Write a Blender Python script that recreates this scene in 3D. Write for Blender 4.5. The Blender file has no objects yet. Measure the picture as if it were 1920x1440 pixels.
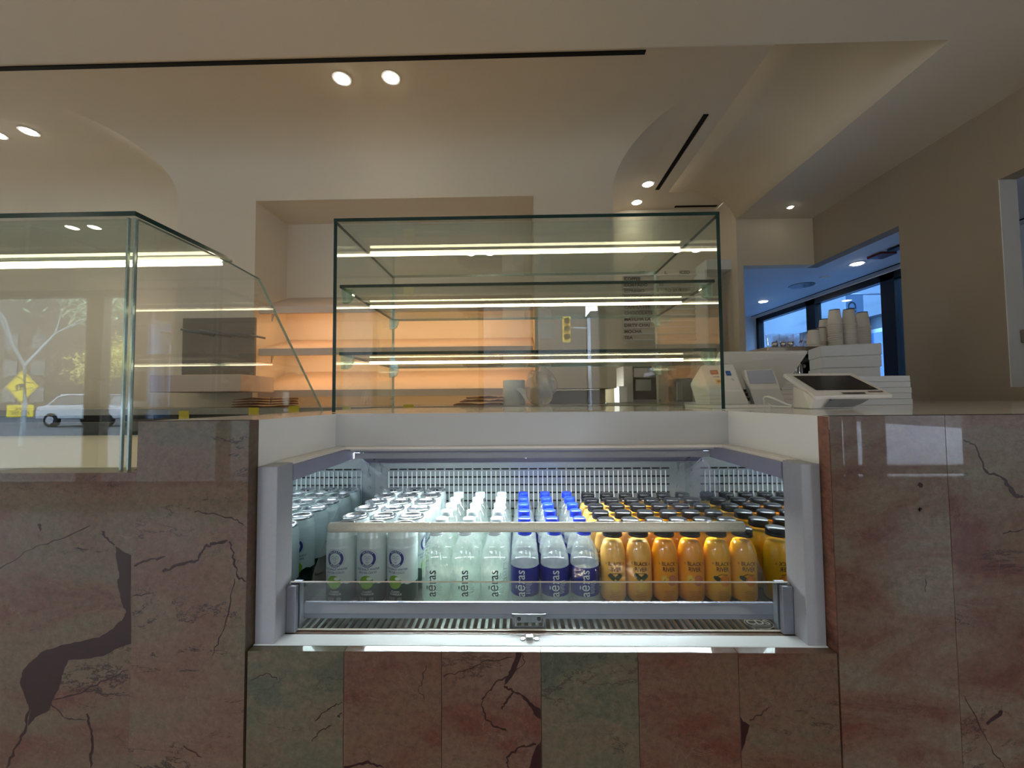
import bpy, bmesh, math, random
from mathutils import Vector, Matrix
random.seed(7)
sc = bpy.context.scene
COL = sc.collection
H = 1.13                       # eye height above the floor; z below is given relative to the eye unless noted
FPX = 740.0
# ---------------------------------------------------------------- camera
yc = Vector((15, -30, -740)).normalized()
xc = Vector((1, 0.0085, 0)); xc = (xc - yc * xc.dot(yc)).normalized()
zc = xc.cross(yc)
W2C = Matrix((xc, yc, zc)).transposed()      # columns are the world axes seen by the camera
C2W = W2C.transposed()
cam = bpy.data.cameras.new('camera'); cam.sensor_width = 36; cam.lens = FPX / 1920 * 36
cam.clip_start = 0.02; cam.clip_end = 300
co = bpy.data.objects.new('camera', cam); COL.objects.link(co)
co.matrix_world = Matrix.Translation((0, 0, H)) @ C2W.to_4x4()
sc.camera = co
def ray(px, py): return C2W @ Vector(((px - 960) / FPX, (720 - py) / FPX, -1))
def at(px, py, d):
    r = ray(px, py); r = r * (d / r.y); return Vector((r.x, d, r.z))          # z relative to the eye
def onz(px, py, z):
    r = ray(px, py); r = r * (z / r.z); return r
# ---------------------------------------------------------------- materials
def nd(nt, t, **k):
    n = nt.nodes.new(t)
    for a, v in k.items():
        if a in n.inputs: n.inputs[a].default_value = v
        else: setattr(n, a, v)
    return n
def rgb(r, g, b):
    f = lambda c: ((c / 255 + .055) / 1.055) ** 2.4 if c > 10 else c / 255 / 12.92
    return (f(r), f(g), f(b), 1)
def mat(name, col, rough=.5, metal=0., var=.06, scale=8., bump=0., coat=0., emit=None, es=0., sss=0., trans=0., bscale=None, spec=None):
    m = bpy.data.materials.new(name); m.use_nodes = True
    nt = m.node_tree; b = nt.nodes['Principled BSDF']
    if len(col) == 3: col = (*col, 1)
    tc = nd(nt, 'ShaderNodeTexCoord'); no = nd(nt, 'ShaderNodeTexNoise', Scale=scale, Detail=4.)
    nt.links.new(tc.outputs['Object'], no.inputs['Vector'])
    mr = nd(nt, 'ShaderNodeMapRange'); mr.inputs['To Min'].default_value = 1 - var; mr.inputs['To Max'].default_value = 1 + var
    nt.links.new(no.outputs['Fac'], mr.inputs['Value'])
    mx = nd(nt, 'ShaderNodeVectorMath', operation='SCALE'); mx.inputs[0].default_value = col[:3]
    nt.links.new(mr.outputs[0], mx.inputs['Scale']); nt.links.new(mx.outputs[0], b.inputs['Base Color'])
    b.inputs['Roughness'].default_value = rough; b.inputs['Metallic'].default_value = metal
    if coat: b.inputs['Coat Weight'].default_value = coat; b.inputs['Coat Roughness'].default_value = .03
    if spec is not None: b.inputs['Specular IOR Level'].default_value = spec
    if sss: b.inputs['Subsurface Weight'].default_value = sss; b.inputs['Subsurface Radius'].default_value = (.02, .012, .004)
    if trans: b.inputs['Transmission Weight'].default_value = trans
    if emit: b.inputs['Emission Color'].default_value = (*emit[:3], 1); b.inputs['Emission Strength'].default_value = es
    if bump:
        bn = nd(nt, 'ShaderNodeTexNoise', Scale=bscale or scale * 6, Detail=6.); nt.links.new(tc.outputs['Object'], bn.inputs['Vector'])
        bu = nd(nt, 'ShaderNodeBump', Strength=bump, Distance=.004); nt.links.new(bn.outputs['Fac'], bu.inputs['Height']); nt.links.new(bu.outputs[0], b.inputs['Normal'])
    return m
def glass(name, tint=(.95, .985, .965), r0=.045, milk=0., milkcol=(.8, .9, .85), rough=.0, var=0.):
    m = bpy.data.materials.new(name); m.use_nodes = True; nt = m.node_tree
    nt.nodes.remove(nt.nodes['Principled BSDF']); out = nt.nodes['Material Output']
    tr = nd(nt, 'ShaderNodeBsdfTransparent', Color=(*tint, 1)); gl = nd(nt, 'ShaderNodeBsdfGlossy', Roughness=rough, Color=(1, 1, 1, 1))
    lw = nd(nt, 'ShaderNodeLayerWeight', Blend=.5)
    pw = nd(nt, 'ShaderNodeMath', operation='POWER'); pw.inputs[1].default_value = 5; nt.links.new(lw.outputs['Facing'], pw.inputs[0])
    ma = nd(nt, 'ShaderNodeMath', operation='MULTIPLY_ADD', use_clamp=True); ma.inputs[1].default_value = .8; ma.inputs[2].default_value = r0
    nt.links.new(pw.outputs[0], ma.inputs[0])
    base = tr
    if milk:
        df = nd(nt, 'ShaderNodeBsdfDiffuse', Color=(*milkcol, 1)); tl = nd(nt, 'ShaderNodeBsdfTranslucent', Color=(*milkcol, 1))
        m0 = nd(nt, 'ShaderNodeMixShader', Fac=.5); nt.links.new(df.outputs[0], m0.inputs[1]); nt.links.new(tl.outputs[0], m0.inputs[2])
        m1 = nd(nt, 'ShaderNodeMixShader', Fac=milk); nt.links.new(tr.outputs[0], m1.inputs[1]); nt.links.new(m0.outputs[0], m1.inputs[2]); base = m1
    if var:
        no = nd(nt, 'ShaderNodeTexNoise', Scale=60., Detail=4.); tc = nd(nt, 'ShaderNodeTexCoord'); nt.links.new(tc.outputs['Object'], no.inputs['Vector'])
        bu = nd(nt, 'ShaderNodeBump', Strength=var, Distance=.003); nt.links.new(no.outputs['Fac'], bu.inputs['Height']); nt.links.new(bu.outputs[0], gl.inputs['Normal'])
    mix = nd(nt, 'ShaderNodeMixShader'); nt.links.new(ma.outputs[0], mix.inputs[0]); nt.links.new(base.outputs[0], mix.inputs[1]); nt.links.new(gl.outputs[0], mix.inputs[2])
    nt.links.new(mix.outputs[0], out.inputs['Surface'])
    return m
def emis(name, col, s): return mat(name, (.8, .8, .8), emit=col, es=s)
def marble(name, c1, c2, c3, vein, seed, vs=.5, ang=.55):
    m = bpy.data.materials.new(name); m.use_nodes = True; nt = m.node_tree; b = nt.nodes['Principled BSDF']; L = nt.links.new
    tc = nd(nt, 'ShaderNodeTexCoord'); mp = nd(nt, 'ShaderNodeMapping'); L(tc.outputs['Object'], mp.inputs['Vector'])
    mp.inputs['Location'].default_value = (seed * 3.1, seed * 1.7, seed * 2.3); mp.inputs['Rotation'].default_value = (0, ang, 0); mp.inputs['Scale'].default_value = (.75, 1, 1.9)
    n1 = nd(nt, 'ShaderNodeTexNoise', Scale=6.5, Detail=9., Roughness=.66, Distortion=.7); L(mp.outputs[0], n1.inputs['Vector'])
    cr = nd(nt, 'ShaderNodeValToRGB'); e = cr.color_ramp; L(n1.outputs['Fac'], cr.inputs[0])
    e.elements[0].position = .36; e.elements[0].color = c1; e.elements[1].position = .66; e.elements[1].color = c3
    q = e.elements.new(.50); q.color = c2
    # mottling of small clasts
    n3 = nd(nt, 'ShaderNodeTexNoise', Scale=110., Detail=8., Roughness=.8); L(tc.outputs['Object'], n3.inputs['Vector'])
    mr = nd(nt, 'ShaderNodeMapRange'); mr.inputs['From Min'].default_value = .25; mr.inputs['From Max'].default_value = .75; mr.inputs['To Min'].default_value = .55; mr.inputs['To Max'].default_value = 1.45; L(n3.outputs['Fac'], mr.inputs['Value'])
    sc1 = nd(nt, 'ShaderNodeVectorMath', operation='SCALE'); L(cr.outputs[0], sc1.inputs[0]); L(mr.outputs[0], sc1.inputs['Scale'])
    # fine cracks: ridges of a warped noise, kept only in some zones
    n2 = nd(nt, 'ShaderNodeTexNoise', Scale=5., Detail=10., Roughness=.7, Distortion=.4); L(mp.outputs[0], n2.inputs['Vector'])
    a1 = nd(nt, 'ShaderNodeMath', operation='SUBTRACT'); a1.inputs[1].default_value = .5; L(n2.outputs['Fac'], a1.inputs[0])
    a2 = nd(nt, 'ShaderNodeMath', operation='ABSOLUTE'); L(a1.outputs[0], a2.inputs[0])
    n4 = nd(nt, 'ShaderNodeTexNoise', Scale=9., Detail=3.); L(mp.outputs[0], n4.inputs['Vector'])
    th = nd(nt, 'ShaderNodeMapRange'); th.inputs['From Min'].default_value = .5; th.inputs['From Max'].default_value = .75; th.inputs['To Min'].default_value = 0; th.inputs['To Max'].default_value = .014; L(n4.outputs['Fac'], th.inputs['Value'])
    lt = nd(nt, 'ShaderNodeMath', operation='LESS_THAN'); L(a2.outputs[0], lt.inputs[0]); L(th.outputs[0], lt.inputs[1])
    v1 = nd(nt, 'ShaderNodeMath', operation='MULTIPLY'); v1.inputs[1].default_value = vs; L(lt.outputs[0], v1.inputs[0])
    mx = nd(nt, 'ShaderNodeMix', data_type='RGBA'); L(v1.outputs[0], mx.inputs[0]); L(sc1.outputs[0], mx.inputs[6]); mx.inputs[7].default_value = vein
    # pale hairlines
    n5 = nd(nt, 'ShaderNodeTexNoise', Scale=14., Detail=7., Distortion=.8); L(tc.outputs['Object'], n5.inputs['Vector'])
    s1 = nd(nt, 'ShaderNodeMath', operation='SUBTRACT'); s1.inputs[1].default_value = .5; L(n5.outputs['Fac'], s1.inputs[0]); s2 = nd(nt, 'ShaderNodeMath', operation='ABSOLUTE'); L(s1.outputs[0], s2.inputs[0])
    s3 = nd(nt, 'ShaderNodeMath', operation='LESS_THAN'); s3.inputs[1].default_value = .0022; L(s2.outputs[0], s3.inputs[0])
    s4 = nd(nt, 'ShaderNodeMath', operation='MULTIPLY'); s4.inputs[1].default_value = .22; L(s3.outputs[0], s4.inputs[0])
    m2 = nd(nt, 'ShaderNodeMix', data_type='RGBA'); L(s4.outputs[0], m2.inputs[0]); L(mx.outputs[2], m2.inputs[6]); m2.inputs[7].default_value = rgb(130, 108, 96)
    L(m2.outputs[2], b.inputs['Base Color'])
    b.inputs['Roughness'].default_value = .35; b.inputs['Specular IOR Level'].default_value = .2; b.inputs['Coat Weight'].default_value = .35; b.inputs['Coat Roughness'].default_value = .015
    return m
# ---------------------------------------------------------------- mesh builder (z relative to the eye, unless base=True)
class MB:
    def __init__(s): s.v = []; s.f = []; s.m = []; s.sm = []
    def add(s, vs, fs, m=0, smooth=False):
        o = len(s.v); s.v += [tuple(v) for v in vs]
        for f in fs: s.f.append([i + o for i in f]); s.m.append(m); s.sm.append(smooth)
        return s
    def box(s, x0, x1, y0, y1, z0, z1, m=0):
        x0, x1 = sorted((x0, x1)); y0, y1 = sorted((y0, y1)); z0, z1 = sorted((z0, z1))
        vs = [(x, y, z) for z in (z0, z1) for y in (y0, y1) for x in (x0, x1)]
        return s.add(vs, [(0, 2, 3, 1), (4, 5, 7, 6), (0, 1, 5, 4), (2, 6, 7, 3), (0, 4, 6, 2), (1, 3, 7, 5)], m)
    def hexa(s, a, b, m=0):      # two quads a, b (4 points each) joined
        return s.add(list(a) + list(b), [(3, 2, 1, 0), (4, 5, 6, 7), (0, 1, 5, 4), (1, 2, 6, 5), (2, 3, 7, 6), (3, 0, 4, 7)], m)
    def prism(s, poly, ax, a, b, m=0):   # polygon in the two other axes, extruded along axis ax from a to b
        def P(p, t):
            q = list(p); q.insert(ax, t); return q
        n = len(poly); vs = [P(p, a) for p in poly] + [P(p, b) for p in poly]
        fs = [tuple(range(n))[::-1], tuple(range(n, 2 * n))] + [(i, (i + 1) % n, n + (i + 1) % n, n + i) for i in range(n)]
        return s.add(vs, fs, m)
    def poly(s, pts, m=0): return s.add(pts, [tuple(range(len(pts)))], m)
    def lathe(s, prof, cx=0, cy=0, seg=24, m=0, ms=None, smooth=True, cap0=True, cap1=True, cz=0):
        o = len(s.v); n = len(prof)
        for r, z in prof:
            for k in range(seg):
                t = 2 * math.pi * k / seg; s.v.append((cx + r * math.cos(t), cy + r * math.sin(t), z + cz))
        for i in range(n - 1):
            mm = ms[i] if ms else m
            for k in range(seg):
                k2 = (k + 1) % seg
                s.f.append([o + i * seg + k, o + i * seg + k2, o + (i + 1) * seg + k2, o + (i + 1) * seg + k]); s.m.append(mm); s.sm.append(smooth)
        if cap0: s.f.append([o + k for k in range(seg)][::-1]); s.m.append(ms[0] if ms else m); s.sm.append(False)
        if cap1: s.f.append([o + (n - 1) * seg + k for k in range(seg)]); s.m.append(ms[-1] if ms else m); s.sm.append(False)
        return s
    def tube(s, path, r, seg=10, m=0, caps=True):
        path = [Vector(p) for p in path]; o = len(s.v); n = len(path); up = Vector((0, 0, 1))
        for i, p in enumerate(path):
            t = (path[min(i + 1, n - 1)] - path[max(i - 1, 0)]).normalized()
            a = t.cross(up)
            if a.length < 1e-3: a = t.cross(Vector((1, 0, 0)))
            a.normalize(); b = t.cross(a); rr = r[i] if isinstance(r, (list, tuple)) else r
            for k in range(seg):
                q = 2 * math.pi * k / seg; s.v.append(tuple(p + a * (rr * math.cos(q)) + b * (rr * math.sin(q))))
        for i in range(n - 1):
            for k in range(seg):
                k2 = (k + 1) % seg; s.f.append([o + i * seg + k, o + (i + 1) * seg + k, o + (i + 1) * seg + k2, o + i * seg + k2]); s.m.append(m); s.sm.append(True)
        if caps:
            s.f.append([o + k for k in range(seg)]); s.m.append(m); s.sm.append(False)
            s.f.append([o + (n - 1) * seg + k for k in range(seg)][::-1]); s.m.append(m); s.sm.append(False)
        return s
    def hull(s, pts, m=0):
        bm = bmesh.new()
        for p in pts: bm.verts.new(p)
        r = bmesh.ops.convex_hull(bm, input=bm.verts)
        bmesh.ops.delete(bm, geom=[v for v in bm.verts if not v.link_faces], context='VERTS')
        bmesh.ops.dissolve_limit(bm, angle_limit=.02, verts=bm.verts, edges=bm.edges)
        bm.verts.index_update(); s.add([v.co[:] for v in bm.verts], [[v.index for v in f.verts] for f in bm.faces], m); bm.free(); return s
    def ribbon(s, pts, w, off, m=0, fn=None):   # jagged crack on the plane y = off
        vs = []
        n = len(pts)
        for i, p in enumerate(pts):
            a = Vector(pts[min(i + 1, n - 1)]) - Vector(pts[max(i - 1, 0)]); a = Vector((a.x, a.y)).normalized(); nn = Vector((-a.y, a.x))
            ww = (w if not isinstance(w, (list, tuple)) else w[i]) * random.uniform(.55, 1.35)
            vs += [(p[0] + nn.x * ww, off, p[1] + nn.y * ww), (p[0] - nn.x * ww, off, p[1] - nn.y * ww)]
        return s.add(vs, [(2 * i, 2 * i + 1, 2 * i + 3, 2 * i + 2) for i in range(n - 1)], m)
    def xf(s, M, start=0):
        for i in range(start, len(s.v)): s.v[i] = tuple(M @ Vector(s.v[i]))
        return s
    def build(s, name, mats, parent=None, loc=None, bevel=0, base=False, seg=2, fixn=True):
        if not isinstance(mats, (list, tuple)): mats = [mats]
        dz = 0 if base else H
        vs = [Vector((v[0], v[1], v[2] + dz)) for v in s.v]
        if parent is not None: L = ORG[parent.name]
        elif loc is not None: L = Vector(loc)
        else:
            xs = [v.x for v in vs]; ys = [v.y for v in vs]; L = Vector(((min(xs) + max(xs)) / 2, (min(ys) + max(ys)) / 2, min(v.z for v in vs)))
        me = bpy.data.meshes.new(name); me.from_pydata([v - L for v in vs], [], s.f)
        for mm in mats: me.materials.append(mm)
        me.polygons.foreach_set('material_index', s.m); me.polygons.foreach_set('use_smooth', s.sm)
        if fixn:
            bm = bmesh.new(); bm.from_mesh(me); bmesh.ops.recalc_face_normals(bm, faces=bm.faces); bm.to_mesh(me); bm.free()
        me.update()
        o = bpy.data.objects.new(name, me); COL.objects.link(o)
        if parent is not None: o.parent = parent
        else: o.location = L
        ORG[o.name] = L
        if bevel:
            b = o.modifiers.new('bevel', 'BEVEL'); b.width = bevel; b.segments = seg; b.limit_method = 'ANGLE'; b.angle_limit = .6
        return o
ORG = {}
def tag(o, label=None, cat=None, group=None, kind=None):
    if label: o['label'] = label
    if cat: o['category'] = cat
    if group: o['group'] = group
    if kind: o['kind'] = kind
    return o
def empty(name, loc, label, cat, group=None):
    o = bpy.data.objects.new(name, None); COL.objects.link(o); o.empty_display_size = .05
    L = Vector((loc[0], loc[1], loc[2] + H)); o.location = L; ORG[o.name] = L
    return tag(o, label, cat, group)
def struct(name, mb, m, **k): return tag(mb.build(name, m, **k), kind='structure')
def dup(root, loc, rz=0, label=None, group=None):
    def cp(o, par):
        c = o.copy(); COL.objects.link(c)
        if par: c.parent = par
        for ch in list(o.children): cp(ch, c)
        return c
    r = cp(root, None); r.location = (loc[0], loc[1], loc[2] + H); r.rotation_euler = (0, 0, rz)
    return tag(r, label, group=group)
# text -> flat mesh data (x right, y up), centred
_tc = {}
def text(body, size=1., align='CENTER', bold=0.):
    k = (body, align, bold)
    if k not in _tc:
        cu = bpy.data.curves.new('lettering', 'FONT'); cu.body = body; cu.align_x = align; cu.align_y = 'CENTER'; cu.size = 1; cu.resolution_u = 3; cu.offset = bold
        ob = bpy.data.objects.new('lettering', cu); COL.objects.link(ob); dg = bpy.context.evaluated_depsgraph_get(); dg.update()
        me = bpy.data.meshes.new_from_object(ob.evaluated_get(dg)); vs = [v.co.copy() for v in me.vertices]; fs = [list(p.vertices) for p in me.polygons]
        bpy.data.objects.remove(ob); bpy.data.curves.remove(cu); bpy.data.meshes.remove(me); _tc[k] = (vs, fs)
    vs, fs = _tc[k]; return [(v.x * size, v.y * size) for v in vs], fs
def wrap(mb, vs2, fs, r, z, th0=-math.pi / 2, m=0):      # flat art (x along girth, y up) on a cylinder about the z axis
    mb.add([(r * math.cos(th0 + x / r), r * math.sin(th0 + x / r), z + y) for x, y in vs2], fs, m)
def flat(mb, vs2, fs, o, ux, uy, m=0):
    o = Vector(o); ux = Vector(ux); uy = Vector(uy); mb.add([o + ux * x + uy * y for x, y in vs2], fs, m)
def ring2(cx, cy, r0, r1, n=32, a0=0, a1=2 * math.pi):
    vs = []; 
    for i in range(n + 1):
        t = a0 + (a1 - a0) * i / n; vs += [(cx + r0 * math.cos(t), cy + r0 * math.sin(t)), (cx + r1 * math.cos(t), cy + r1 * math.sin(t))]
    return vs, [(2 * i, 2 * i + 1, 2 * i + 3, 2 * i + 2) for i in range(n)]
def disc2(cx, cy, rx, ry=None, n=24):
    ry = ry or rx; k = n // 2; vs = []          # vertical strips, so the disc can follow a curved wall
    for i in range(k + 1):
        a = math.pi * (1 - i / k); vs += [(cx + rx * math.cos(a), cy - ry * math.sin(a)), (cx + rx * math.cos(a), cy + ry * math.sin(a))]
    return vs, [(2 * i, 2 * i + 2, 2 * i + 3, 2 * i + 1) for i in range(k)]
def rect2(x0, x1, y0, y1, n=1):
    vs = []; 
    for i in range(n + 1): x = x0 + (x1 - x0) * i / n; vs += [(x, y0), (x, y1)]
    return vs, [(2 * i, 2 * i + 2, 2 * i + 3, 2 * i + 1) for i in range(n)]
def line2(pts, w):
    vs = []; n = len(pts)
    for i, p in enumerate(pts):
        a = Vector(pts[min(i + 1, n - 1)]) - Vector(pts[max(i - 1, 0)]); a.normalize(); vs += [(p[0] - a.y * w, p[1] + a.x * w), (p[0] + a.y * w, p[1] - a.x * w)]
    return vs, [(2 * i, 2 * i + 1, 2 * i + 3, 2 * i + 2) for i in range(n - 1)]
SKY = 16.0; EXPOSURE = 0.12
# ================================================================ materials
M = {}
M['ceil'] = mat('ceiling_paint', rgb(222, 212, 192), .75, var=.02, scale=3)
M['tray'] = mat('cream_paint', rgb(222, 210, 188), .75, var=.015, scale=3)
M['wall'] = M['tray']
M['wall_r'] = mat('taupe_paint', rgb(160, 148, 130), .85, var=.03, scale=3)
M['white'] = mat('white_paint', rgb(228, 230, 232), .6, var=.02)
M['floor'] = mat('floor_stone', rgb(96, 86, 76), .45, var=.15, scale=5)
M['black'] = mat('black_satin', rgb(14, 14, 15), .4)
M['flat_black'] = mat('slot_black', rgb(5, 5, 5), .9)
M['dframe'] = mat('dark_window_frame', rgb(18, 20, 26), .35)
M['wframe'] = mat('bronze_window_frame', rgb(74, 62, 50), .45)
M['quartz'] = mat('white_quartz', rgb(230, 227, 222), .12, var=.035, scale=3.5, coat=.3)
M['edge'] = mat('green_glass_edge', rgb(6, 46, 42), .15, var=.2)
M['glass'] = glass('clear_glass', (.925, .965, .95), .05)
M['side'] = glass('low_iron_glass', (.965, .98, .968), .05)
M['shelfg'] = glass('shelf_glass', (.945, .98, .96), .05)
M['led'] = emis('warm_white_led', (1, .81, .53), 12)
M['ledo'] = emis('amber_led', (1, .58, .26), 5)
M['ledc'] = emis('cool_white_led', (.86, .95, 1), 16)
M['lamp'] = emis('lamp_lens', (1, .93, .78), 28)
M['alu'] = mat('brushed_aluminium', rgb(148, 150, 160), .35, .75, var=.08, scale=30)
M['alub'] = mat('blue_daylight_rail', rgb(144, 144, 162), .38, .35, var=.03)  # grey aluminium; the lavender tint paints in the blue window light
M['frid'] = mat('grey_powder_coat', rgb(150, 150, 154), .42, .15, var=.06, scale=160)
M['steel'] = mat('stainless_steel', rgb(176, 178, 178), .22, .95, var=.08, scale=20)
M['mirror'] = mat('mirror_steel', rgb(215, 222, 222), .03, 1., var=.01)
M['ivory'] = mat('ivory_trim', rgb(226, 218, 208), .4)
M['chrome'] = mat('chrome', rgb(210, 210, 212), .06, 1.)
M['plw'] = mat('white_plastic', rgb(232, 230, 228), .3, var=.02)
M['plg'] = mat('grey_plastic', rgb(120, 122, 126), .4)
M['screen'] = mat('black_screen', rgb(6, 6, 7), .2, spec=.12)
M['wood'] = mat('pale_shelf_laminate', rgb(206, 186, 168), .5, var=.03)
M['paper'] = mat('white_paper', rgb(228, 226, 220), .8, var=.03)
M['card'] = mat('white_board', rgb(214, 220, 228), .6, var=.02)
M['kraft'] = mat('kraft_paper', rgb(120, 78, 50), .8, var=.2, scale=12)
M['yellow'] = mat('yellow_paper', rgb(226, 206, 40), .7, var=.05)
M['ink'] = mat('black_ink', rgb(16, 15, 15), .6)
M['red'] = mat('dark_red_plastic', rgb(96, 14, 24), .4)
# ================================================================ room shell
HC, HT, DB, DF, XR, XS = 1.712, 1.988, 2.94, 3.76, 2.81, 2.085
TF = 1.87                                         # front edge of the raised tray
struct('floor', MB().box(-9, 6.6, -3.4, 4.3, -H - .1, -H), M['floor'])
c = MB()
c.box(-9, 6.6, -3.4, TF, HC, HC + .5)              # low ceiling over the customers
c.box(XS, XR + .06, TF, DF + .06, HC, HC + .5)     # low band along the right wall
c.box(-9, -7.2, TF, 4.3, HC, HC + .5)
struct('ceiling', c, M['ceil'])
t = MB(); t.box(-7.2, XS + .0005, TF, 4.3, HT, HT + .25)
cv = [(1.45, HT), (1.60, HT - .001), (1.72, HT - .008), (1.82, HT - .026), (1.90, HT - .058), (1.965, HT - .10), (2.02, HT - .155), (2.06, HT - .22), (XS - .0003, HC + .0004), (XS + .02, HC + .0004), (XS + .02, HT + .02), (1.45, HT + .02)]
o0 = len(t.f); t.prism(cv, 1, TF, DF)
for i in range(o0 + 2, o0 + 10): t.sm[i] = True
struct('ceiling_tray', t, M['tray'])
# back wall: projecting pier with a cove on its face and on both returns (mitred corners)
XL, XB = -2.63, .717; Z0 = 1.568; A, B = .45, .42
w = MB(); NX0, NX1, NZ1, ND = -2.019, .1156, 1.549, 3.35
zb = .083
w.box(XL, NX0, DB, DB + .0195, -H, Z0); w.box(NX0, NX1, DB, DB + .0195, NZ1, Z0)
w.box(NX1, XB, DB, DB + .0195, zb, Z0); w.box(NX1 + .021, XB, DB + .02, ND - .021, zb, zb + .02); w.box(XL, XL + .05, DB + .02, 3.6, -H, Z0)
w.box(NX0 - .02, NX0, DB + .02, ND + .02, -H, NZ1 + .02); w.box(NX1, NX1 + .02, DB + .02, ND + .02, -H, NZ1 + .02)
w.box(NX0 - .02, NX1 + .02, DB + .02, ND + .02, NZ1, NZ1 + .02); w.box(NX0 - .02, NX1 + .02, ND, ND + .05, -H, NZ1 + .02)
w.box(NX1 + .02, XB, ND - .02, ND + .03, -H, zb)    # recess below the pier
w.box(XB - .05, XB, DB + .02, 4.099, zb, Z0)
n = 14; rows = []
for i in range(n + 1):
    a = i / n * math.pi / 2; u = A * (1 - math.cos(a)); z = Z0 + B * math.sin(a)
    rows.append([(XL - u, 3.62, z), (XL - u, DB - u, z), (XB + u, DB - u, z), (XB + u, 4.1, z)])
vs = [p for r in rows for p in r]; fs = [(4 * i + k, 4 * i + k + 1, 4 * i + k + 5, 4 * i + k + 4) for i in range(n) for k in range(3)]
for f3 in range(3):       # separate strips so the mitres stay crisp
    vv = [rows[i][f3 + k] for i in range(n + 1) for k in (0, 1)]
    w.add(vv, [(2 * i, 2 * i + 1, 2 * i + 3, 2 * i + 2) for i in range(n)], 0, True)
struct('wall_back', w, M['wall'])
w = MB(); w.box(-7.4, XL, 3.6, 3.75, -H, Z0)
vv = []; 
for i in range(n + 1):
    a = i / n * math.pi / 2; vv += [(-7.4, 3.6 - A * (1 - math.cos(a)), Z0 + B * math.sin(a)), (XL, 3.6 - A * (1 - math.cos(a)), Z0 + B * math.sin(a))]
w.add(vv, [(2 * i, 2 * i + 1, 2 * i + 3, 2 * i + 2) for i in range(n)], 0, True)
struct('wall_back_left', w, M['wall'])
OPX = 2.143; OPZ = 1.263
w = MB(); w.box(XB - .05, XS + .06, 4.1, 4.25, -H, HT - .001)
w.box(XS + .0, XS + .05, DF + .1, 4.0995, -H, HT - .001)
w.box(XS, OPX, DF, DF + .0995, -H, HC - .0005); w.box(OPX, XR - .0005, DF, DF + .0995, OPZ, HC - .0005); w.box(XS + .002, XR - .0005, DF + .0605, DF + .0995, HC - .0005, HT - .001)
struct('wall_far', w, M['wall'])
# right wall with two openings to the window bay
D1, D2 = 2.925, 2.317
w = MB()
w.box(XR, XR + .1, D2, D1, -H, OPZ); w.box(XR, XR + .1, .9, DF + .1, OPZ, HC + .3); w.box(XR, XR + .1, .9, 1.05, -H, OPZ)
w.box(XR, XR + .1, 1.05, D2, -H, .05)
w.box(XR, 6.6, .8, .9, -H, HC + .3)
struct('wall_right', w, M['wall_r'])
struct('trim_1', MB().box(XR + .0005, XR + .1, D2 - .005, D2 - .0002, .0505, OPZ - .0005), M['white'])
# window bay beyond the right wall
OX = 3.72
b = MB(); b.box(OPX - .3, XR + .1, DF + .1, 6.4, OPZ, OPZ + .1); b.box(XR + .1, OX + .1, .9, 6.4, OPZ, OPZ + .1)
struct('ceiling_bay', b, M['white'])
b = MB(); b.box(OPX - .3, OX + .1, 6.2, 6.3, -H, OPZ); b.box(OPX - .32, OPX - .3, DF + .1, 6.3, -H, OPZ)
struct('wall_bay_end', b, M['white'])
M['bpane'] = glass('daylight_blue_pane', (.36, .52, .72), .03)  # blue put into the glass to stand for the cool daylight
b = MB(); b.box(OX, OX + .12, .9, 3.35, -H, OPZ); b.box(OX, OX + .12, 3.35, 6.3, -H, -.75)
struct('wall_bay_right', b, M['white'])
struct('floor_bay', MB().box(OPX - .3, OX + .1, .9, 6.4, -H - .1, -H - .001), M['floor'])
# bay window frames (dark) with panes
def window(n, x0, x1, y0, y1, z0, z1, mull, fr, axis, m, fw=.06, transom=None):
    f = MB()
    if axis == 'x':      # plane x = const, runs along y
        f.box(x0, x1, y0, y1, z1 - fw, z1); f.box(x0, x1, y0, y1, z0, z0 + fw)
        for q, wd in mull: f.box(x0, x1, q - wd / 2, q + wd / 2, z0, z1)
        g = MB().box(x0 + .03, x0 + .038, y0, y1, z0, z1)
    else:
        f.box(x0, x1, y0, y1, z1 - fw, z1); f.box(x0, x1, y0, y1, z0, z0 + fw)
        for q, wd in mull: f.box(q - wd / 2, q + wd / 2, y0, y1, z0, z1)
        if transom: f.box(x0, x1, y0, y1, transom, transom + fw)
        g = MB().box(x0, x1, y0 + .03, y0 + .038, z0, z1)
    fo = struct(f'window_{n}', f, m)
    g.build('pane', M['bpane'] if n == 1 else M['wpane'], fo)
M['wpane'] = glass('window_pane', (.97, .98, .985), .02)
window(1, OX - .02, OX + .06, 3.35, 6.2, -.75, OPZ - .02, [(3.40, .1), (4.0, .15), (5.05, .15), (6.17, .06)], .06, 'x', M['dframe'], fw=.07)
# white door at the end of the bay
d = MB(); d.box(2.55, 3.28, 6.15, 6.2, -H, .9); df = struct('door_1', d, M['white'])
q = MB()
for x0, x1, z0, z1 in ((2.60, 2.62, -1.0, .85), (3.21, 3.23, -1.0, .85), (2.60, 3.23, .83, .85)): q.box(x0, x1, 6.135, 6.15, z0, z1)
q.build('door_panel_trim', M['plg'], df)
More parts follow.
